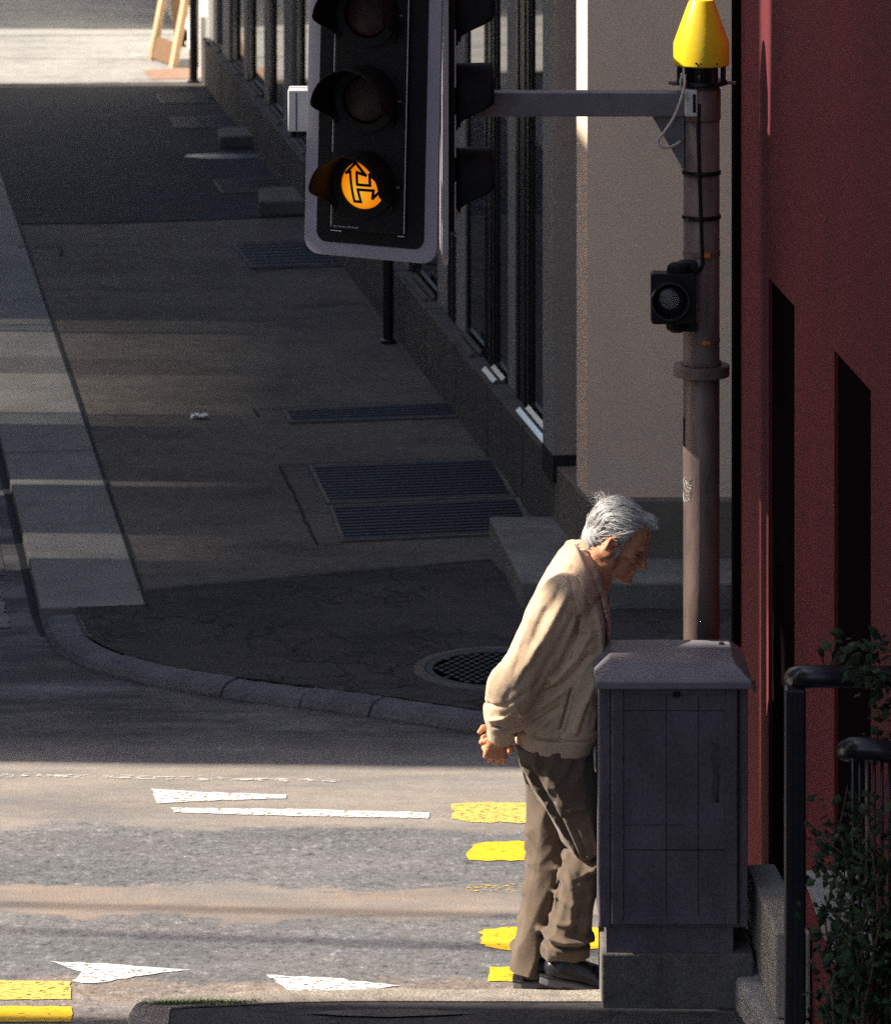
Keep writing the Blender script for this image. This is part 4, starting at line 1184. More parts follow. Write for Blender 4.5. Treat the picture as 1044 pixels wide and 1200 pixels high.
# ================================================================== THE MAN
Y0 = 14.30
man = empty('person', (0.33, Y0, 0), 'stooped old man in beige jacket and brown cargo trousers, hands clasped behind his back', 'person')
f32 = np.float32
def pm(u, v, y=0.0):
    Y = Y0 + y
    return np.array([(u - U0) / FPX * Y, y, H - (v - VH) * Y / FPX], dtype=f32)
class Field:
    """a block of space sampled on a grid; distances are built up with smooth unions"""
    def __init__(s, lo, hi, h):
        s.lo = np.array(lo, f32); s.h = h
        n = [int((b - a) / h) + 2 for a, b in zip(lo, hi)]
        ax = [(s.lo[i] + h * np.arange(n[i])).astype(f32) for i in range(3)]
        s.X, s.Y, s.Z = np.meshgrid(*ax, indexing='ij')
        s.d = None
    def ell(s, c, r, M=None):
        x, y, z = s.X - c[0], s.Y - c[1], s.Z - c[2]
        if M is not None:
            M = np.array(M, f32)
            x, y, z = (M[0, 0] * x + M[1, 0] * y + M[2, 0] * z, M[0, 1] * x + M[1, 1] * y + M[2, 1] * z, M[0, 2] * x + M[1, 2] * y + M[2, 2] * z)
        k0 = np.sqrt((x / r[0]) ** 2 + (y / r[1]) ** 2 + (z / r[2]) ** 2)
        k1 = np.sqrt((x / r[0] ** 2) ** 2 + (y / r[1] ** 2) ** 2 + (z / r[2] ** 2) ** 2) + 1e-9
        return k0 * (k0 - 1) / k1
    def cone(s, a, b, ra, rb):
        a = np.array(a, f32); b = np.array(b, f32); ab = b - a; L = float(ab @ ab) + 1e-12
        x, y, z = s.X - a[0], s.Y - a[1], s.Z - a[2]
        t = np.clip((x * ab[0] + y * ab[1] + z * ab[2]) / L, 0, 1)
        return np.sqrt((x - t * ab[0]) ** 2 + (y - t * ab[1]) ** 2 + (z - t * ab[2]) ** 2) - (ra + (rb - ra) * t)
    def column(s, zs, cx, cy, ra, rb, p=2.2):
        """upright body: cross sections given at heights zs"""
        zs = np.array(zs); o = np.argsort(zs); zs = zs[o]
        g = np.linspace(zs[0], zs[-1], 400)
        def fn(v):
            v = np.interp(g, zs, np.array(v)[o]); k = np.hanning(21); k /= k.sum()
            v = np.convolve(np.pad(v, 10, mode='edge'), k, mode='valid'); return np.interp(s.Z, g, v).astype(f32)
        A, B = fn(ra), fn(rb)
        q = (np.abs((s.X - fn(cx)) / A) ** p + np.abs((s.Y - fn(cy)) / B) ** p) ** (1 / p)
        d = (q - 1) * np.minimum(A, B) * 0.95
        return np.maximum(d, np.maximum(s.Z - zs[-1], zs[0] - s.Z))
    def add(s, d, k=0.0):
        s.d = d if s.d is None else smin(s.d, d, k)
    def cut(s, d, k=0.0):
        s.d = -smin(-s.d, d, k)
    def line(s, pts, y, amp, wd, ymax=None):
        """a fold (amp > 0) or crease (amp < 0) along a line seen from the side, given in photo pixels at depth y"""
        acc = None
        P3 = [pm(u, v, y) for u, v in pts]
        for a, b in zip(P3, P3[1:]):
            abx, abz = b[0] - a[0], b[2] - a[2]; L = abx * abx + abz * abz + 1e-12
            t = np.clip(((s.X - a[0]) * abx + (s.Z - a[2]) * abz) / L, 0, 1)
            q = np.sqrt((s.X - a[0] - t * abx) ** 2 + (s.Z - a[2] - t * abz) ** 2)
            acc = q if acc is None else np.minimum(acc, q)
        g = np.exp(-(acc / wd) ** 2).astype(f32)
        if ymax is not None: g = g * np.clip((ymax + 0.02 - s.Y) / 0.05, 0, 1)
        s.d = s.d - 1.35 * amp * g
    def wob(s, amp, freq, seed, warp=0.6, aniso=(1, 1, 1)):
        r = np.random.default_rng(seed); acc = 0
        for i in range(5):
            k = r.normal(size=3); k /= np.linalg.norm(k); k = k * freq * r.uniform(0.6, 1.5) * np.array(aniso)
            q = r.normal(size=3); q /= np.linalg.norm(q); q = q * freq * 0.5
            ph = warp * 2 * np.sin(s.X * q[0] + s.Y * q[1] + s.Z * q[2] + r.uniform(0, 6))
            acc = acc + np.sin(s.X * k[0] + s.Y * k[1] + s.Z * k[2] + ph + r.uniform(0, 6))
        s.d = s.d + (amp / 2.2 * acc).astype(f32)
    def creases(s, amp, freq, seed, along, stretch=0.22, mask=None):
        """crisp pulled folds running along a direction"""
        r = np.random.default_rng(seed); al = np.array(along, float); al /= np.linalg.norm(al); acc = 0
        for i in range(4):
            k = r.normal(size=3); k -= al * (k @ al); k /= np.linalg.norm(k); k = (k + al * stretch * r.normal()) * freq * r.uniform(0.7, 1.4)
            q = r.normal(size=3); q *= freq * 0.30
            ph = 1.5 * np.sin(s.X * q[0] + s.Y * q[1] + s.Z * q[2] + r.uniform(0, 6))
            acc = acc + (0.64 - np.abs(np.sin(s.X * k[0] + s.Y * k[1] + s.Z * k[2] + ph + r.uniform(0, 6))))
        g = (amp / 1.4 * acc).astype(f32)
        if mask is not None: g = g * mask
        s.d = s.d - g
    def mesh(s, name, smooth_it=2):
        V, Q = surface_nets(s.d, s.lo, s.h)
        me = bpy.data.meshes.new(name)
        me.vertices.add(len(V)); me.vertices.foreach_set('co', V.astype(f32).ravel())
        me.loops.add(Q.size); me.loops.foreach_set('vertex_index', Q.astype(np.int32).ravel())
        me.polygons.add(len(Q)); me.polygons.foreach_set('loop_start', np.arange(0, Q.size, 4, dtype=np.int32))
        me.update(calc_edges=True); me.validate()
        return me
def smin(a, b, k):
    if k <= 0: return np.minimum(a, b)
    h = np.maximum(k - np.abs(a - b), 0) / k
    return np.minimum(a, b) - h * h * k * 0.25
def surface_nets(S, lo, h):
    n = S.shape
    neg = S < 0
    c = tuple(k - 1 for k in n)
    cnt = np.zeros(c, f32); acc = [np.zeros(c, f32) for _ in range(3)]
    def sl(o): return tuple(slice(o[i], o[i] + c[i]) for i in range(3))
    for ax in range(3):
        oth = [i for i in range(3) if i != ax]
        for da in (0, 1):
            for db in (0, 1):
                o0 = [0, 0, 0]; o0[oth[0]] = da; o0[oth[1]] = db
                o1 = list(o0); o1[ax] = 1
                a, b = S[sl(o0)], S[sl(o1)]
                m = neg[sl(o0)] != neg[sl(o1)]
                den = np.where(m, a - b, 1)
                t = np.where(m, a / den, 0)
                cnt += m
                acc[ax] += t
                acc[oth[0]] += da * m; acc[oth[1]] += db * m
    act = cnt > 0
    idx = np.full(c, -1, np.int64); idx[act] = np.arange(int(act.sum()))
    I = np.argwhere(act)
    V = np.stack([acc[i][act] / cnt[act] for i in range(3)], 1) + I
    V = V * h + np.array(lo)
    quads = []
    for ax in range(3):
        u_, v_ = [(1, 2), (2, 0), (0, 1)][ax]
        s0 = [slice(1, c[i]) for i in range(3)]; s0[ax] = slice(0, c[ax])
        s1 = list(s0); s1[ax] = slice(1, c[ax] + 1)
        a, b = neg[tuple(s0)], neg[tuple(s1)]
        E = np.argwhere(a != b)
        if not len(E): continue
        fl = a[a != b]
        base = E.copy()
        for i in range(3):
            if i != ax: base[:, i] += 1
        def cell(du, dv):
            q = base.copy(); q[:, u_] -= du; q[:, v_] -= dv
            return idx[q[:, 0], q[:, 1], q[:, 2]]
        q = np.stack([cell(1, 1), cell(0, 1), cell(0, 0), cell(1, 0)], 1)
        q[~fl] = q[~fl][:, ::-1]
        quads.append(q)
    Q = np.concatenate(quads)
    Q = Q[(Q >= 0).all(1)]
    return V, Q
def place(me, name, m, parent=man):
    """a mesh built in (x, depth from Y0, z) -> child of the man"""
    me.transform(Matrix.Translation((-0.33, 0, 0)))
    me.materials.append(m)
    o = bpy.data.objects.new(name, me); COL.objects.link(o); o.parent = parent
    me.shade_smooth()
    return o
def edges(rows, y=0.0):
    """rows of (left u, right u, v, half depth) -> heights, centres, half widths"""
    zs, cx, ra, rb = [], [], [], []
    for uL, uR, v, b in rows:
        a, c_ = pm(uL, v, y), pm(uR, v, y)
        zs.append(a[2]); cx.append((a[0] + c_[0]) / 2); ra.append((c_[0] - a[0]) / 2); rb.append(b)
    return zs, cx, ra, rb

# ---------------------------------------------------------------- head, neck, hands: one body
PIT = math.radians(29)
fw = np.array([math.cos(PIT), 0, -math.sin(PIT)]); up_ = np.array([math.sin(PIT), 0, math.cos(PIT)]); lat = np.array([0, 1, 0])
HC = np.array([0.557, 0.0, 1.460])
MH = np.stack([fw, lat, up_], 1)                          # columns are the head's own axes
def hp(x, y, z): return HC + fw * x + lat * y + up_ * z
def HM(x, y, z): return [[0]]
def head(f):
    e = lambda c, r: f.ell(hp(*c), r, MH)
    f.add(e((-0.012, 0, 0.040), (0.094, 0.076, 0.086)))
    f.add(e((0.040, 0, 0.040), (0.058, 0.064, 0.062)), 0.03)
    f.add(e((0.040, 0, -0.040), (0.053, 0.054, 0.068)), 0.03)
    for s_ in (-1, 1):
        f.add(f.cone(hp(0.004, s_ * 0.050, -0.035), hp(0.012, s_ * 0.049, -0.068), 0.017, 0.016), 0.03)
        f.add(f.cone(hp(0.012, s_ * 0.050, -0.070), hp(0.082, s_ * 0.016, -0.090), 0.016, 0.015), 0.022)
        f.add(f.ell(hp(0.060, s_ * 0.046, -0.016), (0.026, 0.020, 0.018), MH), 0.018)
        f.add(f.cone(hp(0.084, s_ * 0.040, 0.026), hp(0.097, s_ * 0.012, 0.024), 0.009, 0.009), 0.014)
    f.add(f.ell(hp(0.094, 0, -0.090), (0.017, 0.022, 0.015), MH), 0.02)
    f.add(f.ell(hp(0.084, 0, -0.060), (0.020, 0.032, 0.026), MH), 0.02)
    for s_ in (-1, 1):
        f.cut(f.ell(hp(0.103, s_ * 0.031, 0.004), (0.017, 0.019, 0.013), MH), 0.014)
        f.cut(f.ell(hp(0.062, s_ * 0.062, -0.056), (0.030, 0.012, 0.026), MH), 0.02)
        f.cut(f.ell(hp(0.045, s_ * 0.074, 0.036), (0.024, 0.011, 0.026), MH), 0.016)
        f.add(f.ell(hp(0.078, s_ * 0.031, 0.003), (0.0135, 0.0135, 0.0135), MH), 0.004)
        f.add(f.cone(hp(0.086, s_ * 0.044, 0.008), hp(0.093, s_ * 0.022, 0.010), 0.0042, 0.0042), 0.004)
        f.add(f.cone(hp(0.084, s_ * 0.044, -0.010), hp(0.092, s_ * 0.022, -0.013), 0.0045, 0.0045), 0.008)
    f.add(f.cone(hp(0.097, 0, 0.018), hp(0.119, 0, -0.026), 0.0085, 0.0115), 0.014)
    f.add(f.ell(hp(0.118, 0, -0.031), (0.0125, 0.0125, 0.0115), MH), 0.008)
    for s_ in (-1, 1):
        f.add(f.ell(hp(0.104, s_ * 0.0135, -0.035), (0.011, 0.007, 0.008), MH), 0.006)
        f.cut(f.cone(hp(0.106, s_ * 0.019, -0.034), hp(0.088, s_ * 0.033, -0.066), 0.0028, 0.0035), 0.007)
        f.cut(f.cone(hp(0.082, s_ * 0.040, -0.020), hp(0.090, s_ * 0.020, -0.024), 0.002, 0.002), 0.006)
        for dz in (0.012, 0.002, -0.008):
            f.cut(f.cone(hp(0.074, s_ * 0.052, dz * 0.8), hp(0.060, s_ * 0.060, dz * 1.7), 0.0012, 0.0006), 0.004)
        f.cut(f.cone(hp(0.050, s_ * 0.058, -0.060), hp(0.062, s_ * 0.044, -0.092), 0.0018, 0.0018), 0.006)
    f.add(f.cone(hp(0.100, -0.020, -0.056), hp(0.100, 0.020, -0.056), 0.0058, 0.0058), 0.006)
    f.add(f.cone(hp(0.100, -0.018, -0.068), hp(0.100, 0.018, -0.068), 0.0062, 0.0062), 0.006)
    f.cut(f.cone(hp(0.108, -0.025, -0.0622), hp(0.108, 0.025, -0.0622), 0.0024, 0.0024), 0.003)
    f.cut(f.cone(hp(0.107, -0.016, -0.078), hp(0.107, 0.016, -0.078), 0.004, 0.004), 0.01)
    for k, z in enumerate((0.050, 0.062, 0.074)):
        f.cut(f.cone(hp(0.100 - 0.006 * k, -0.045, z), hp(0.100 - 0.006 * k, 0.045, z), 0.001, 0.001), 0.006)
    # ears
    for s_ in (-1, 1):
        a = math.radians(14)
        Me = np.stack([fw * math.cos(a) + lat * s_ * -math.sin(a) * -1, lat * math.cos(a) * 1 - fw * s_ * math.sin(a), up_], 1)
        f.add(f.ell(hp(-0.014, s_ * 0.080, -0.006), (0.0195, 0.0065, 0.034), Me), 0.006)
        f.cut(f.ell(hp(-0.009, s_ * 0.0875, -0.002), (0.0105, 0.0052, 0.021), Me), 0.004)
        f.cut(f.ell(hp(-0.003, s_ * 0.084, -0.010), (0.007, 0.009, 0.009), Me), 0.004)
        f.add(f.cone(hp(-0.028, s_ * 0.086, 0.010), hp(-0.026, s_ * 0.084, -0.020), 0.0038, 0.0034), 0.004)
        f.add(f.cone(hp(-0.028, s_ * 0.086, 0.010), hp(-0.012, s_ * 0.084, 0.026), 0.0038, 0.0036), 0.004)
        f.add(f.ell(hp(-0.009, s_ * 0.0765, -0.036), (0.0075, 0.005, 0.009), Me), 0.008)
    # neck, sunk into the collar
    nb0 = pm(676, 690, 0)
    f.add(f.cone(hp(-0.036, 0, -0.025), nb0, 0.058, 0.064), 0.045)
    f.add(f.cone(hp(0.002, 0, -0.068), pm(694, 706, 0), 0.034, 0.040), 0.03)
    for s_ in (-1, 1):
        f.add(f.cone(hp(-0.034, s_ * 0.044, -0.050), pm(702, 700, s_ * 0.02), 0.011, 0.012), 0.03)
    f.wob(0.0012, 130, 5)
hf = Field((0.30, -0.12, 1.22), (0.73, 0.12, 1.62), 0.0026)
head(hf)
body_parts = [hf.mesh('head')]

# hands: palm, five fingers each, clasped behind the back
def hand_pose(W, palm_dir, across, nrm_, s_, curl, lens=(0.040, 0.044, 0.041, 0.033), spread=0.0, thumb=None, r=0.0086):
    """returns primitive list: ('c', a, b, ra, rb, k)"""
    pd = np.array(palm_dir, float); pd /= np.linalg.norm(pd)
    ac = np.array(across, float); ac -= pd * (ac @ pd); ac /= np.linalg.norm(ac)
    nn = np.array(nrm_, float); nn -= pd * (nn @ pd) + ac * (nn @ ac); nn /= np.linalg.norm(nn)
    W = np.array(W, float)
    out = []
    K = [W + pd * (0.086, 0.090, 0.086, 0.078)[i] * 0.92 + ac * (0.030, 0.010, -0.010, -0.028)[i] for i in range(4)]
    for i in range(4):
        out.append(('c', W + ac * (0.012, 0.004, -0.004, -0.012)[i] + pd * 0.008, K[i], 0.0165, 0.0112, 0.012))
    tips = []
    for i in range(4):
        p = K[i]; d = pd.copy(); ang = 0
        for j, (L, c_) in enumerate(zip((lens[i], lens[i] * 0.68, lens[i] * 0.56), curl[i])):
            ang += c_
            d = pd * math.cos(ang) + nn * math.sin(ang) + ac * spread * (1.5 - i) * 0.1
            d /= np.linalg.norm(d)
            q = p + d * L
            ra = r * (1.06, 0.97, 0.90)[j]; rb = r * (0.97, 0.90, 0.80)[j]
            out.append(('f', p, q, ra, rb, 0.005))
            p = q
        tips.append(p)
    if thumb is not None:
        p = W + pd * 0.018 + ac * 0.020 + nn * 0.008
        for (dx, dy, dz, L), (ra, rb) in zip(thumb, ((0.0145, 0.0115), (0.0105, 0.0098), (0.0098, 0.0078))):
            d = pd * dx + ac * dy + nn * dz; d = d / np.linalg.norm(d)
            q = p + d * L; out.append(('f', p, q, ra, rb, 0.007)); p = q
    return out
def build_hands():
    f = Field((0.0, -0.20, 0.66), (0.32, 0.18, 0.92), 0.0021)
    # near (right) hand: hangs from the near cuff, fingers curl round the other hand
    Wr = pm(583, 862, -0.100)
    c1 = [(0.50, 0.95, 0.75), (0.55, 1.0, 0.75), (0.60, 1.05, 0.75), (0.65, 1.05, 0.75)]
    pr = hand_pose(Wr, (-0.10, 0.34, -0.90), (0.92, 0.10, -0.25), (-0.30, 0.85, 0.25), 1, c1,
                   thumb=((0.65, 0.75, 0.1, 0.034), (0.85, 0.25, 0.35, 0.030), (0.75, -0.25, 0.5, 0.024)))
    # far (left) hand: comes in from behind, palm open towards the left, fingers curled
    Wl = pm(592, 860, 0.075)
    c2 = [(0.75, 1.0, 0.7), (0.8, 1.05, 0.7), (0.85, 1.1, 0.75), (0.9, 1.1, 0.75)]
    pl = hand_pose(Wl, (-0.72, -0.60, -0.36), (-0.40, 0.10, 0.85), (-0.35, -0.75, 0.2), -1, c2,
                   thumb=((0.55, 0.75, -0.1, 0.036), (0.9, 0.35, 0.1, 0.030), (0.95, -0.05, 0.3, 0.024)))
    for prims in (pl, pr):
        d = None
        for kind, a, b, ra, rb, k in prims:
            q = f.cone(a, b, ra, rb)
            d = q if d is None else smin(d, q, k)
        f.add(d, 0.0015)
    f.add(f.cone(Wr, pm(590, 842, -0.13), 0.0265, 0.030), 0.014)
    f.add(f.cone(Wl, pm(640, 830, 0.16), 0.0265, 0.030), 0.014)
    f.wob(0.0007, 220, 9)
    return f.mesh('hands')
body_parts.append(build_hands())
# the rest of the body, under the clothes
bf = Field((-0.02, -0.30, 0.05), (0.66, 0.30, 1.42), 0.012)
bf.add(bf.cone(pm(676, 690, 0), pm(664, 720, 0), 0.06, 0.085))
bf.add(bf.cone(pm(664, 720, 0), pm(655, 850, 0), 0.085, 0.085), 0.05)
for s_, kn, an in ((-1, (690, 1005), (664, 1112)), (1, (641, 1000), (618, 1112))):
    bf.add(bf.cone(pm(668, 712, s_ * 0.06), pm(664, 712, s_ * 0.13), 0.05, 0.042), 0.04)
    bf.add(bf.cone(pm(664, 712, s_ * 0.13), pm(604, 806, s_ * 0.15), 0.042, 0.034), 0.03)
    bf.add(bf.cone(pm(604, 806, s_ * 0.15), pm(592, 850, s_ * 0.115), 0.034, 0.026), 0.02)
    bf.add(bf.cone(pm(652, 880, s_ * 0.06), pm(kn[0], kn[1], s_ * 0.07), 0.068, 0.045), 0.04)
    bf.add(bf.cone(pm(kn[0], kn[1], s_ * 0.07), pm(an[0], an[1], s_ * 0.05), 0.042, 0.030), 0.03)
body_parts.append(bf.mesh('trunk'))
bmj = bmesh.new()
for me in body_parts:
    bmj.from_mesh(me)
me = bpy.data.meshes.new('body'); bmj.to_mesh(me); bmj.free()
body = place(me, 'body', MAT['skin'])
# eyes
bm = BM()
for s_ in (-1, 1):
    c = hp(0.0785, s_ * 0.031, 0.003)
    bmesh.ops.create_uvsphere(bm, u_segments=16, v_segments=10, radius=0.0138, matrix=Matrix.Translation(c))
me = bpy.data.meshes.new('eyes'); bm.to_mesh(me); bm.free()
me.transform(Matrix.Translation((0, 0, 0)))
place(me, 'eyes', mat('shaded_eye', (0.10, 0.075, 0.065), 0.3), man)  # eyeballs coloured dark for the shade under the brow

# ---------------------------------------------------------------- jacket
jf = Field((0.05, -0.34, 0.72), (0.60, 0.34, 1.46), 0.0042)
T = edges([(664, 690, 640, 0.055), (652, 697, 656, 0.095), (640, 705, 672, 0.135), (630, 709, 690, 0.168), (621, 713, 715, 0.190), (613, 714, 745, 0.200), (608, 712, 780, 0.205), (605, 708, 820, 0.203), (604, 704, 852, 0.196), (602, 694, 876, 0.186), (604, 692, 900, 0.182)])
jf.add(jf.column(T[0], T[1], [0] * len(T[0]), T[2], T[3], 2.6))
jf.add(jf.ell(pm(676, 672, 0), (0.062, 0.115, 0.055)), 0.05)
for s_ in (-1, 1):
    sh, el, wr = pm(661, 702, s_ * 0.150), pm(600, 806, s_ * 0.205), pm(586, 861, s_ * 0.110)
    if s_ > 0: sh, el, wr = pm(661, 690, 0.150), pm(612, 788, 0.200), pm(622, 842, 0.125)
    d = jf.cone(sh, el, 0.082, 0.074)
    d = smin(d, jf.cone(el, (el + wr) / 2, 0.074, 0.064), 0.03)
    d = smin(d, jf.cone((el + wr) / 2, wr, 0.064, 0.046), 0.02)
    ax = (wr - (el + wr) / 2); ax /= np.linalg.norm(ax)
    d = np.maximum(d, (jf.X - wr[0]) * ax[0] + (jf.Y - wr[1]) * ax[1] + (jf.Z - wr[2]) * ax[2] - 0.006)
    jf.add(d, 0.022)
# hem cut, lower at the back
za, zb = pm(604, 880, -0.15), pm(690, 889, -0.15)
sl_ = (zb[2] - za[2]) / (zb[0] - za[0])
jf.d = np.maximum(jf.d, (za[2] + (jf.X - za[0]) * sl_) - jf.Z)
# neck opening and open front
jf.cut(jf.cone(pm(684, 660, 0), hp(-0.03, 0, -0.02), 0.050, 0.070), 0.01)
jf.cut(jf.ell(pm(716, 690, 0), (0.040, 0.040, 0.085)), 0.01)
# folds, seen from the side
jbase = jf.d.copy()
yn = -0.20
jf.wob(0.0030, 20, 3, 0.9)
armk = np.clip((-0.105 - jf.Y) / 0.05, 0, 1) * np.clip((0.36 - jf.X) / 0.08, 0, 1)
jf.creases(0.0070, 30, 41, (-0.30, 0.0, -0.90), 0.25, armk)
hemk = np.clip((jf.Z - (za[2] + (jf.X - za[0]) * sl_) - 0.035) / 0.07, 0.12, 1)
jf.creases(0.0044, 24, 42, (0.35, 0.2, 0.9), 0.35, (1 - armk) * hemk)
jf.creases(0.0014, 70, 43, (0.5, 0.3, 0.6), 0.6, hemk)
jf.line([(656, 692), (640, 716), (626, 742)], yn, -0.005, 0.014, 0)
jf.line([(664, 694), (640, 740), (620, 772)], yn, 0.009, 0.014, 0)
jf.line([(672, 720), (645, 768), (626, 800)], yn, -0.007, 0.012, 0)
jf.line([(640, 742), (612, 786), (592, 812)], yn, -0.004, 0.012, 0)
jf.line([(628, 752), (602, 796)], yn, 0.007, 0.011, 0)
jf.line([(606, 770), (588, 822)], yn, -0.003, 0.012, 0)
jf.line([(570, 826), (592, 820), (612, 806)], yn, -0.006, 0.007, 0)
jf.line([(574, 844), (590, 838), (606, 826)], yn, 0.006, 0.007, 0)
jf.line([(578, 852), (594, 852), (606, 846)], yn, -0.005, 0.006, 0)
jf.line([(680, 722), (672, 750), (650, 790)], yn, -0.008, 0.008, 0)
jf.line([(692, 745), (672, 775), (648, 800)], yn, 0.006, 0.012, 0)
jf.line([(690, 770), (664, 800), (634, 816)], yn, -0.006, 0.010, 0)
jf.line([(660, 810), (630, 830), (612, 836)], yn, 0.007, 0.010, 0)
jf.line([(654, 830), (628, 848)], yn, -0.006, 0.009, 0)
jf.line([(698, 800), (684, 830), (676, 858)], yn, 0.006, 0.012, 0)
jf.line([(690, 826), (678, 862)], yn, -0.005, 0.008, 0)
jf.line([(640, 846), (622, 862)], yn, 0.006, 0.009, 0)
jf.line([(664, 846), (656, 868)], yn, -0.004, 0.008, 0)
hk = np.clip((jf.Z - (za[2] + (jf.X - za[0]) * sl_) - 0.018) / 0.055, 0, 1); hk = np.where(jf.X < za[0] - 0.005, 1, hk).astype(f32)
jf.d = jf.d * hk + jbase * (1 - hk)
# seams
jf.line([(600, 862), (640, 868), (694, 873)], yn, -0.0045, 0.0035, 0)
jf.line([(669, 808), (663, 830), (656, 856)], yn, -0.011, 0.0030, -0.12)
jf.line([(668, 680), (676, 712), (676, 744)], yn, -0.004, 0.0035, -0.10)
jf.line([(676, 744), (702, 744)], yn, -0.005, 0.0032, -0.06)
jf.line([(576, 848), (594, 856), (608, 850)], yn, -0.0035, 0.0030, 0)
jf.line([(702, 698), (709, 730), (711, 765), (706, 806), (699, 850)], -0.09, -0.013, 0.0050, 0.0)
jf.line([(697, 704), (703, 732), (705, 765), (700, 806)], -0.11, 0.004, 0.006, 0.0)
jacket = place(jf.mesh('jacket'), 'jacket', MAT['jacket'])

# collar: a folded band round the neck
def band(name, inner, outer, m, th=0.004, parent=None, n=6):
    bm = BM(); a = spline(inner, n); b = spline(outer, n)
    rows = []
    for p, q in zip(a, b):
        rows.append([bm.verts.new(Vector(p).lerp(Vector(q), t_) + Vector((0, 0, 0.006 * math.sin(PI * t_)))) for t_ in (0, 0.35, 0.7, 1.0)])
    for r0, r1 in zip(rows, rows[1:]):
        for k in range(3): bm.faces.new((r0[k], r0[k + 1], r1[k + 1], r1[k]))
    bmesh.ops.recalc_face_normals(bm, faces=bm.faces[:])
    me = bpy.data.meshes.new(name); bm.to_mesh(me); bm.free()
    o = place(me, name, m, parent or man)
    md = o.modifiers.new('solid', 'SOLIDIFY'); md.thickness = th; md.offset = 0
    return o
def V3(a): return Vector([float(x) for x in a])
def on_cloth(f, u, v, lift=0.006, start=-0.33, default=-0.10):
    """depth at which the eye's ray through a photo point meets a garment"""
    for y in np.arange(start, 0.12, 0.002):
        q = pm(u, v, y); i = np.round((q - f.lo) / f.h).astype(int)
        if (i < 0).any() or (i >= np.array(f.d.shape)).any(): continue
        if f.d[tuple(i)] < 0: return V3(pm(u, v, y - lift))
    return V3(pm(u, v, default))
inn_n = [on_cloth(jf, 702, 697, 0.014, default=-0.060), on_cloth(jf, 693, 676, 0.016, default=-0.080), on_cloth(jf, 684, 656, 0.016, default=-0.080), on_cloth(jf, 677, 643, 0.010, default=-0.055)]
out_n = [on_cloth(jf, 693, 711, 0.024), on_cloth(jf, 682, 689, 0.026), on_cloth(jf, 673, 667, 0.024), on_cloth(jf, 667, 652, 0.016)]
inn = inn_n + [V3(pm(674, 639, 0.0)), V3(pm(677, 642, 0.05)), V3(pm(690, 664, 0.075)), V3(pm(702, 690, 0.05))]
out = out_n + [V3(pm(660, 643, 0.0)), V3(pm(664, 645, 0.07)), V3(pm(684, 676, 0.12)), V3(pm(700, 704, 0.09))]
band('collar', inn, out, MAT['jacket'], 0.006)
def stitch(name, px, r_, m, f=None, lift=0.0005, parent=None):
    bm = BM(); tube(bm, spline([on_cloth(f, u, v, lift) for u, v in px], 4), r_, 6)
    me = bpy.data.meshes.new(name); bm.to_mesh(me); bm.free(); return place(me, name, m, parent or jacket)
stitch('pocket_slit', [(669, 808), (664, 828), (657, 854)], 0.0022, MAT['jacket_in'], jf)
stitch('pocket_welt', [(673, 808), (668, 829), (661, 856)], 0.0032, MAT['jacket'], jf)
stitch('yoke_seam', [(676, 742), (688, 743), (700, 745)], 0.0014, MAT['jacket_in'], jf)
stitch('sleeve_seam', [(672, 700), (677, 722), (675, 748), (668, 772)], 0.0013, MAT['jacket_in'], jf, 0.0)
stitch('hem_seam', [(606, 863), (630, 867), (660, 870), (690, 872)], 0.0014, MAT['jacket_in'], jf)
stitch('cuff_seam', [(577, 849), (592, 855), (605, 851)], 0.0014, MAT['jacket_in'], jf)
# dark shirt in the open front, with its own pale collar edge
sf = Field((0.36, -0.10, 0.95), (0.60, 0.10, 1.40), 0.006)
sf.add(sf.cone(pm(690, 706, 0), pm(688, 800, 0), 0.062, 0.064))
sf.add(sf.cone(pm(684, 680, 0), pm(690, 706, 0), 0.060, 0.062), 0.02)
place(sf.mesh('shirt'), 'shirt', MAT['shirt'])
bm = BM()
pts = [V3(pm(702, 694, -0.040)), V3(pm(693, 672, -0.062)), V3(pm(684, 652, -0.060)), V3(pm(678, 642, -0.03)), V3(pm(676, 641, 0.0)), V3(pm(678, 642, 0.03))]
tube(bm, spline(pts, 6), 0.0045, 8); me = bpy.data.meshes.new('shirt_collar'); bm.to_mesh(me); bm.free()
place(me, 'shirt_collar', cloth('pale_shirt_collar', (0.34, 0.30, 0.36)))
# pen loop / zip pull, buttons, hem tab
def disc(name, u, v, y, r_, m, th=0.003):
    bm = BM(); c = V3(pm(u, v, y)); lathe(bm, [(r_, -th), (r_, th * 0.4), (r_ * 0.7, th)][::-1] if False else [(r_ * 0.75, -th), (r_, -th * 0.4), (r_, th)], (c.x, c.y, c.z), axis='y', n=18)
    bmesh.ops.recalc_face_normals(bm, faces=bm.faces[:])
    me = bpy.data.meshes.new(name); bm.to_mesh(me); bm.free(); return place(me, name, m)
BUTTONS = [(604.5, 861, -0.178), (583, 868, -0.150)]
for u, v, y in BUTTONS: disc('button', u, v, y, 0.0065, MAT['button'])

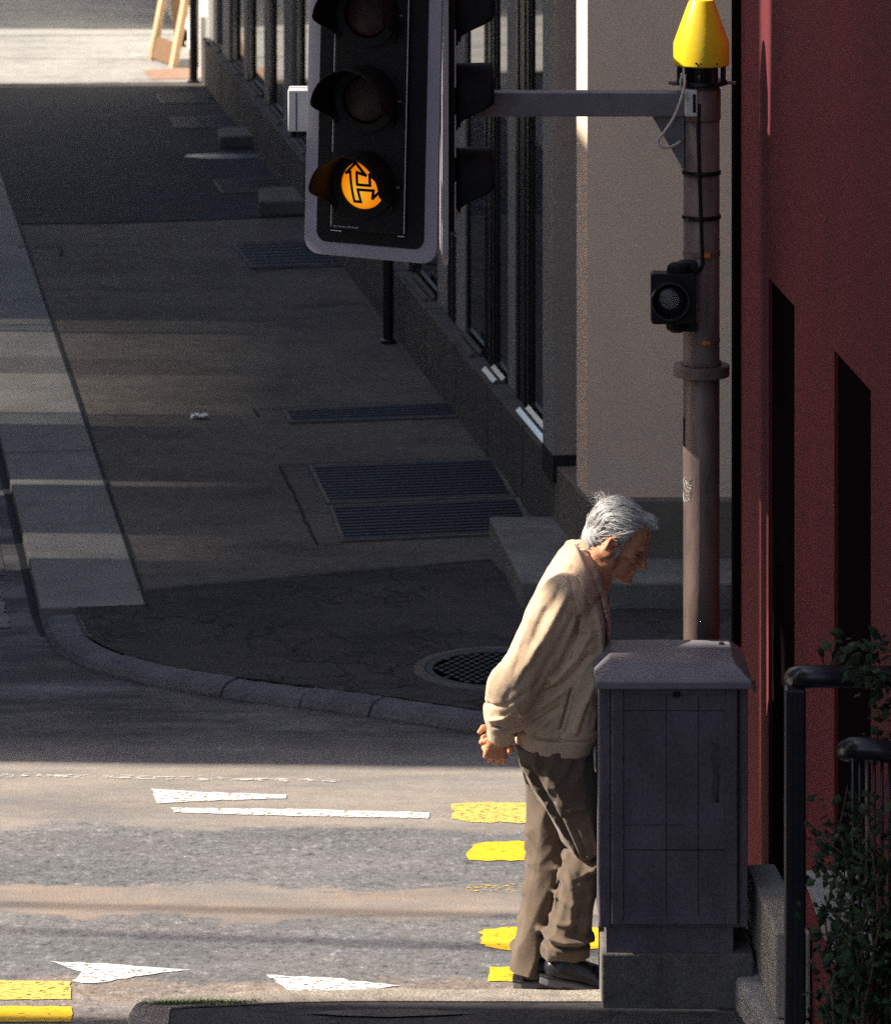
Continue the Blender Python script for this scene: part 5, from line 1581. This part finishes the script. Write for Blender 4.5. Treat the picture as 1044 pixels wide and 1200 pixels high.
# ---------------------------------------------------------------- trousers
tf = Field((0.12, -0.24, 0.054), (0.60, 0.24, 0.86), 0.0042)
yA, yB = -0.075, 0.065
NL = [(606, 696, 872, 0.105), (607, 698, 893, 0.108), (622, 702, 920, 0.105), (641, 706, 950, 0.100), (655, 710, 975, 0.094), (661, 713, 992, 0.088), (661, 711, 1008, 0.084), (654, 704, 1030, 0.082), (649, 697, 1060, 0.080), (642, 693, 1085, 0.080), (636, 693, 1100, 0.082), (636, 691, 1110, 0.080), (637, 690, 1121, 0.078)]
FL = [(606, 694, 872, 0.105), (609, 694, 893, 0.106), (616, 690, 920, 0.102), (618, 682, 950, 0.096), (618, 674, 975, 0.090), (617, 667, 1000, 0.086), (614, 658, 1030, 0.080), (610, 649, 1058, 0.076), (606, 642, 1083, 0.074), (601, 637, 1105, 0.076), (598, 634, 1122, 0.078), (599, 632, 1138, 0.076)]
a = edges(NL, yA); b = edges(FL, yB)
tf.add(tf.column(a[0], a[1], np.interp(a[0], [0.1, 0.5, 0.8], [yA, yA, yA - 0.01]), a[2], a[3], 2.1))
tf.add(tf.column(b[0], b[1], np.interp(b[0], [0.05, 0.5, 0.8], [yB - 0.066, yB, yB + 0.01]), b[2], b[3], 2.1), 0.012)
tf.wob(0.0034, 22, 21, 1.0, (1, 1, 0.7))
tf.creases(0.0074, 32, 51, (0.12, 0.0, 1.0), 0.14)
tf.creases(0.0040, 34, 53, (0.75, 0.2, 0.6), 0.2, np.clip((0.36 - np.abs(tf.Z - 0.42) * 2.2) / 0.2, 0, 1))
yt = -0.15
# near thigh and knee folds
tf.line([(612, 898), (642, 950), (676, 1004)], yt, 0.007, 0.008, -0.02)
tf.line([(622, 898), (652, 948), (684, 1000)], yt, -0.006, 0.008, -0.02)
tf.line([(640, 902), (660, 938)], yt, 0.004, 0.010, -0.02)
tf.line([(662, 1000), (684, 1012), (706, 1004)], yt, -0.012, 0.008, -0.02)
tf.line([(660, 1012), (680, 1026), (704, 1012)], yt, 0.009, 0.009, -0.02)
tf.line([(664, 1020), (672, 1044), (668, 1080)], yt, 0.007, 0.010, -0.02)
tf.line([(690, 1022), (680, 1050), (672, 1092)], yt, -0.007, 0.010, -0.02)
tf.line([(656, 1036), (654, 1070)], yt, -0.004, 0.007, -0.02)
tf.line([(690, 1050), (686, 1090)], yt, 0.005, 0.009, -0.02)
for s_ in (0,):
    tf.line([(632, 1099), (660, 1103), (696, 1106)], yt, 0.012, 0.008, -0.015)
    tf.line([(634, 1109), (662, 1112), (696, 1113)], yt, -0.010, 0.006, -0.015)
    tf.line([(640, 1112), (652, 1120)], yt, 0.006, 0.006, -0.015)
# far leg (its depth is behind)
yf = 0.03
def far(pts, amp, wd):
    g0 = tf.d.copy(); tf.line(pts, yf, amp, wd); mk = np.clip((tf.Y + 0.012) / 0.03, 0, 1); tf.d = tf.d * mk + g0 * (1 - mk)
far([(622, 972), (632, 992), (626, 1014)], 0.0035, 0.009)
far([(640, 968), (634, 1002), (622, 1024)], -0.0035, 0.008)
far([(620, 1030), (636, 1022), (648, 1004)], 0.0030, 0.008)
far([(616, 1044), (634, 1036)], -0.0030, 0.007)
far([(612, 1070), (632, 1052)], 0.0030, 0.008)
far([(610, 1084), (628, 1070)], -0.0030, 0.007)
far([(598, 1108), (618, 1110), (636, 1112)], 0.012, 0.008)
far([(598, 1118), (618, 1120), (636, 1122)], -0.009, 0.006)
for pts_ in ([(617, 978), (634, 994), (644, 1016)], [(618, 1012), (636, 1004), (650, 990)], [(613, 1046), (630, 1034), (646, 1028)], [(608, 1078), (626, 1066), (640, 1050)]):
    far(pts_, 0.0075, 0.011)
for pts_ in ([(654, 1030), (672, 1040), (694, 1032)], [(650, 1056), (668, 1062), (690, 1050)], [(646, 1084), (664, 1084), (688, 1074)], [(664, 1010), (682, 1022), (704, 1020)]):
    tf.line(pts_, yt, 0.0065, 0.010, -0.02)
trousers = place(tf.mesh('trousers'), 'trousers', MAT['trousers'])
# cargo pocket with its flap on the near thigh
def plate(name, px, y, depth, m, parent, bev=0.003):
    bm = BM(); P3 = [V3(pm(u, v, y)) for u, v in px]
    extrude_poly(bm, P3, (0, depth, 0)); bmesh.ops.recalc_face_normals(bm, faces=bm.faces[:])
    me = bpy.data.meshes.new(name); bm.to_mesh(me); bm.free()
    o = place(me, name, m, parent); me.shade_flat()
    md = o.modifiers.new('bevel', 'BEVEL'); md.width = bev; md.segments = 3
    return o
def wavy_flap(name, top, bot, y0, m, bulge=0.012, n=9):
    bm = BM(); a = spline([V3(pm(u, v, y0)) for u, v in top], n); b = spline([V3(pm(u, v, y0)) for u, v in bot], n)
    rows = []
    for i, (p, q) in enumerate(zip(a, b)):
        rows.append([bm.verts.new(p.lerp(q, t_) + Vector((0, -bulge * math.sin(PI * min(1, t_ * 0.62)) - 0.003 * math.sin(i * 0.9), 0))) for t_ in (0, 0.25, 0.5, 0.75, 1)])
    for r0, r1 in zip(rows, rows[1:]):
        for k in range(4): bm.faces.new((r0[k], r0[k + 1], r1[k + 1], r1[k]))
    me = bpy.data.meshes.new(name); bm.to_mesh(me); bm.free()
    o = place(me, name, m); md = o.modifiers.new('s', 'SOLIDIFY'); md.thickness = 0.0035
    return o
wavy_flap('pocket_flap', [(648, 940), (664, 935), (684, 940)], [(658, 958), (670, 951), (688, 946)], -0.175, MAT['trousers'], 0.014)
wavy_flap('pocket', [(656, 952), (672, 948), (690, 946)], [(680, 1004), (690, 1002), (702, 1000)], -0.166, MAT['trousers'], 0.010)

# ---------------------------------------------------------------- shoes
def shoe(heel, yaw, lift, label):
    """heel: ground point (x, depth); built along +x then turned"""
    f = Field((-0.03, -0.07, -0.02), (0.31, 0.07, 0.14), 0.0030)
    f.add(f.cone((0.045, 0, 0.046), (0.220, 0, 0.036), 0.035, 0.032))
    f.add(f.ell((0.218, -0.004, 0.033), (0.068, 0.046, 0.028)), 0.03)
    f.add(f.cone((0.056, 0, 0.060), (0.066, 0, 0.088), 0.033, 0.030), 0.03)
    f.add(f.cone((0.078, 0, 0.062), (0.165, 0, 0.046), 0.031, 0.030), 0.03)
    for k, x in enumerate((0.165, 0.180, 0.197)):
        f.cut(f.cone((x, -0.05, 0.071 - 0.004 * k), (x + 0.012, 0.05, 0.067 - 0.004 * k), 0.0035, 0.0035), 0.012)
    f.cut(f.cone((0.105, -0.05, 0.028), (0.15, -0.05, 0.070), 0.0022, 0.0022), 0.006)
    f.cut(f.ell((0.05, 0, 0.138), (0.036, 0.034, 0.03)), 0.004)
    f.d = np.maximum(f.d, 0.019 - f.Z)
    f.wob(0.0012, 80, 31)
    up = f.mesh('shoe')
    g = Field((-0.03, -0.07, -0.02), (0.31, 0.07, 0.06), 0.0030)
    x = g.X
    wd = np.interp(x, [0.0, 0.03, 0.10, 0.17, 0.22, 0.27, 0.288], [0.028, 0.038, 0.036, 0.044, 0.048, 0.034, 0.010]).astype(f32)
    toe = np.clip((x - 0.20) / 0.09, 0, 1) ** 2 * 0.012
    g.d = np.maximum(np.maximum(np.abs(g.Y) - wd, np.abs(g.Z - 0.012 - toe) - 0.0125), np.maximum(0.004 - x, x - 0.286)).astype(f32)
    g.d = np.maximum(g.d, -np.maximum(np.maximum(0.075 - x, x - 0.135), g.Z - 0.006))
    so = g.mesh('sole')
    h2 = Field((-0.03, -0.07, 0.01), (0.31, 0.07, 0.05), 0.0026)
    x = h2.X; wd2 = np.interp(x, [0.0, 0.03, 0.10, 0.17, 0.22, 0.27, 0.292], [0.030, 0.041, 0.039, 0.047, 0.051, 0.037, 0.010]).astype(f32)
    toe = np.clip((x - 0.20) / 0.09, 0, 1) ** 2 * 0.012
    h2.d = np.maximum(np.maximum(np.abs(h2.Y) - wd2, np.abs(h2.Z - 0.026 - toe) - 0.0032), np.maximum(0.001 - x, x - 0.289)).astype(f32)
    we = h2.mesh('welt')
    M_ = Matrix.Translation((heel[0], heel[1], 0)) @ Matrix.Rotation(yaw, 4, 'Z') @ Matrix.Translation((0.24, 0, 0)) @ Matrix.Rotation(lift, 4, 'Y') @ Matrix.Translation((-0.24, 0, 0)) @ Matrix.Scale(1.06, 4)
    for me_ in (up, so, we): me_.transform(M_)
    o = place(up, 'shoe', MAT['leather']); 
    if label: o['label'] = label
    place(so, 'sole', MAT['sole'], o); place(we, 'welt', MAT['leather'], o)
hA = pm(634, 1158, -0.06); hB = pm(597, 1152, 0.02)
shoe((hA[0] - 0.012, -0.068), math.radians(-6), math.radians(9), 'black leather shoe with its heel lifting')
shoe((hB[0] + 0.008, -0.012), math.radians(-4), 0.0, 'black leather shoe flat on the ground')

# ---------------------------------------------------------------- hair
def on_skull(a, e, r=1.0):
    """angles round the head: a from the forehead (0) to the nape (pi), signed by side; e height angle"""
    x, y, z = math.cos(e) * math.cos(a), math.cos(e) * math.sin(a), math.sin(e)
    return (-0.008 + 0.101 * r * x, 0.083 * r * y, 0.036 + 0.098 * r * z)
cf_ = Field((0.40, -0.12, 1.36), (0.72, 0.12, 1.64), 0.0026)
cf_.add(cf_.ell(hp(-0.010, 0, 0.038), (0.0985, 0.0785, 0.0935), MH))
cf_.add(cf_.ell(hp(-0.058, 0, -0.012), (0.050, 0.066, 0.060), MH), 0.02)
cf_.add(cf_.ell(hp(0.056, 0, 0.110), (0.030, 0.040, 0.016), MH), 0.02)
cf_.add(cf_.ell(hp(0.080, -0.004, 0.108), (0.017, 0.028, 0.011), MH), 0.018)
lx = (cf_.X - HC[0]) * fw[0] + (cf_.Z - HC[2]) * fw[2]
lz = (cf_.X - HC[0]) * up_[0] + (cf_.Z - HC[2]) * up_[2]
ly = np.abs(cf_.Y)
# face side: hair only above/behind the hairline
side = np.interp(lz, [-0.09, -0.055, -0.03, 0.0, 0.03, 0.06, 0.085, 0.12], [-0.062, -0.05, -0.034, 0.016, 0.030, 0.036, 0.044, 0.05]).astype(f32)
top = np.interp(lz, [-0.09, 0.05, 0.075, 0.085, 0.12], [-0.07, 0.02, 0.07, 0.13, 0.16]).astype(f32)
w_ = np.clip((ly - 0.035) / 0.025, 0, 1)
lim = side * w_ + top * (1 - w_)
cf_.d = smax_ = -smin(-cf_.d, -(lx - lim) * 0.8, 0.008)
cf_.cut(cf_.ell(hp(-0.010, -0.085, -0.010), (0.022, 0.020, 0.034), MH), 0.004)
cf_.cut(cf_.ell(hp(-0.010, 0.085, -0.010), (0.022, 0.020, 0.034), MH), 0.004)
gro = np.sin((np.arctan2(ly, lz - 0.0 + 1e-6) * 17 + 5 * np.sin(lx * 38 + lz * 20)).astype(f32)) * 0.0016 + np.sin((ly * 300 + lz * 110 + 4 * np.sin(lx * 60))) * 0.0005
cf_.d = cf_.d + gro.astype(f32)
hairm = place(cf_.mesh('hair'), 'hair', MAT['scalp'])
bm = BM()
def strand(pts, r0=0.0007):
    n = len(pts); rings = []
    for i, p in enumerate(pts):
        d = (pts[min(i + 1, n - 1)] - pts[max(i - 1, 0)])
        if d.length < 1e-7: return
        d.normalize(); u_ = d.orthogonal().normalized(); s2 = d.cross(u_)
        r_ = r0 * (1 - 0.75 * (i / (n - 1)) ** 2)
        rings.append([bm.verts.new(p + (u_ * math.cos(k * 2.094) + s2 * math.sin(k * 2.094)) * r_) for k in range(3)])
    for a, b in zip(rings, rings[1:]):
        for k in range(3): bm.faces.new((a[k], a[(k + 1) % 3], b[(k + 1) % 3], b[k]))
RA = random.Random(5)
def hairline_ok(x, y, z):
    wv = min(1, max(0, (abs(y) - 0.035) / 0.025))
    s_ = np.interp(z, [-0.09, -0.055, -0.03, 0.0, 0.03, 0.06, 0.085, 0.12], [-0.062, -0.05, -0.034, 0.016, 0.030, 0.036, 0.044, 0.05])
    t_ = np.interp(z, [-0.09, 0.05, 0.075, 0.085, 0.12], [-0.07, 0.02, 0.07, 0.13, 0.16])
    if abs(y) > 0.06 and -0.034 < x < 0.014 and -0.045 < z < 0.022: return False
    return x < s_ * wv + t_ * (1 - wv) - 0.002
def scalp_point():
    while True:
        v = Vector((RA.gauss(0, 1), RA.gauss(0, 1), RA.gauss(0, 1))).normalized()
        p = Vector((-0.010 + 0.102 * v.x, 0.0815 * v.y, 0.038 + 0.097 * v.z))
        if p.z < -0.02:
            p = Vector((-0.058 + 0.050 * v.x, 0.066 * v.y, -0.012 + 0.060 * v.z))
            if p.x > -0.045: continue
        if hairline_ok(p.x, p.y, p.z): return p
def skull_n(q): return Vector(((q.x + 0.010) / 0.102 ** 2, q.y / 0.0815 ** 2, (q.z - 0.038) / 0.097 ** 2)).normalized()
for lock in range(230):
    p = scalp_point(); sidey = min(1, abs(p.y) / 0.075); sg = 1 if p.y > 0 else -1
    L = RA.uniform(0.050, 0.095); nseg = 9; q = p.copy(); path = []
    bend = RA.uniform(-0.35, 0.35); lift = RA.uniform(0.0, 0.0045); wave = RA.uniform(0, 6)
    for i in range(nseg):
        n_ = skull_n(q)
        path.append(q + n_ * (-0.0015 + lift * math.sin(0.4 + i / nseg * 2.3)))
        if q.z > 0.075: flow = Vector((-0.95, sg * 0.35 * sidey + bend, -0.1))
        elif q.x > -0.065: flow = Vector((-0.80, 0.0, -0.45 + bend + 0.25 * math.sin(wave + i * 0.8)))
        else: flow = Vector((-0.10, -sg * 0.10 + 0.2 * math.sin(wave + i), -1.0))
        t2 = (flow - n_ * flow.dot(n_)).normalized(); q = q + t2 * (L / nseg)
        if q.z > -0.01:
            dd = Vector(((q.x + 0.010) / 0.102, q.y / 0.0815, (q.z - 0.038) / 0.097)); q = Vector((-0.010 + 0.102 * dd.x / dd.length, 0.0815 * dd.y / dd.length, 0.038 + 0.097 * dd.z / dd.length))
    for k in range(20):
        o_ = Vector((RA.gauss(0, 0.0048), RA.gauss(0, 0.0048), RA.gauss(0, 0.0048))); m0 = RA.randint(0, 2); m1 = RA.randint(6, nseg)
        seg = []
        for i in range(m0, m1):
            f_ = 1 - 0.72 * i / nseg; pt = path[i] + o_ * f_
            n_ = skull_n(pt); depth = (pt - path[i]).dot(n_)
            if depth < 0: pt = pt - n_ * depth * 0.9
            if abs(pt.y) > 0.055 and -0.032 < pt.x < 0.012 and -0.050 < pt.z < 0.012: break
            seg.append(V3(hp(*pt)))
        if len(seg) > 3: strand(seg, RA.uniform(0.0005, 0.0009))
for i in range(260):                                      # tuft over the forehead
    b0 = Vector((0.040 + RA.uniform(-0.02, 0.03), RA.uniform(-0.035, 0.032), 0.118 + RA.uniform(-0.006, 0.006)))
    tip = Vector((0.094 + RA.gauss(0, 0.006), b0.y * 1.0 + RA.gauss(0, 0.006), 0.104 + RA.gauss(0, 0.006)))
    mid = b0.lerp(tip, 0.55) + Vector((0.006, 0, 0.012))
    strand([V3(hp(*q)) for q in spline([b0, mid, tip], 4)], 0.0007)
for i in range(70):                                       # loose wisps at the back
    b0 = Vector((-0.09 + RA.gauss(0, 0.012), RA.uniform(-0.04, 0.03), 0.085 + RA.gauss(0, 0.014)))
    tip = b0 + Vector((-0.030 + RA.gauss(0, 0.010), RA.gauss(0, 0.012), 0.004 + RA.gauss(0, 0.012)))
    mid = b0.lerp(tip, 0.5) + Vector((RA.gauss(0, 0.004), 0, 0.008 + RA.gauss(0, 0.005)))
    strand([V3(hp(*q)) for q in spline([b0, mid, tip], 4)], 0.0005)
for s_ in (-1, 1):                                        # eyebrows and sideburns
    for i in range(60):
        q = RA.random(); b0 = Vector((0.094 - 0.016 * q, s_ * (0.014 + 0.030 * q), 0.028 + RA.gauss(0, 0.0022)))
        strand([V3(hp(*(b0 + Vector((0.006, 0, 0))))), V3(hp(*(b0 + Vector((0.010, s_ * 0.003, -0.001))))), V3(hp(*(b0 + Vector((0.011, s_ * 0.008, -0.004)))))], 0.0006)
    for i in range(90):
        b0 = Vector((0.014 + RA.gauss(0, 0.006), s_ * 0.071, -0.002 + RA.uniform(-0.030, 0.03)))
        strand([V3(hp(*b0)), V3(hp(*(b0 + Vector((0.001, s_ * 0.004, -0.008))))), V3(hp(*(b0 + Vector((-0.003, s_ * 0.003, -0.018)))))], 0.0006)
me = bpy.data.meshes.new('strands'); bm.to_mesh(me); bm.free()
place(me, 'strands', MAT['hair'], hairm)
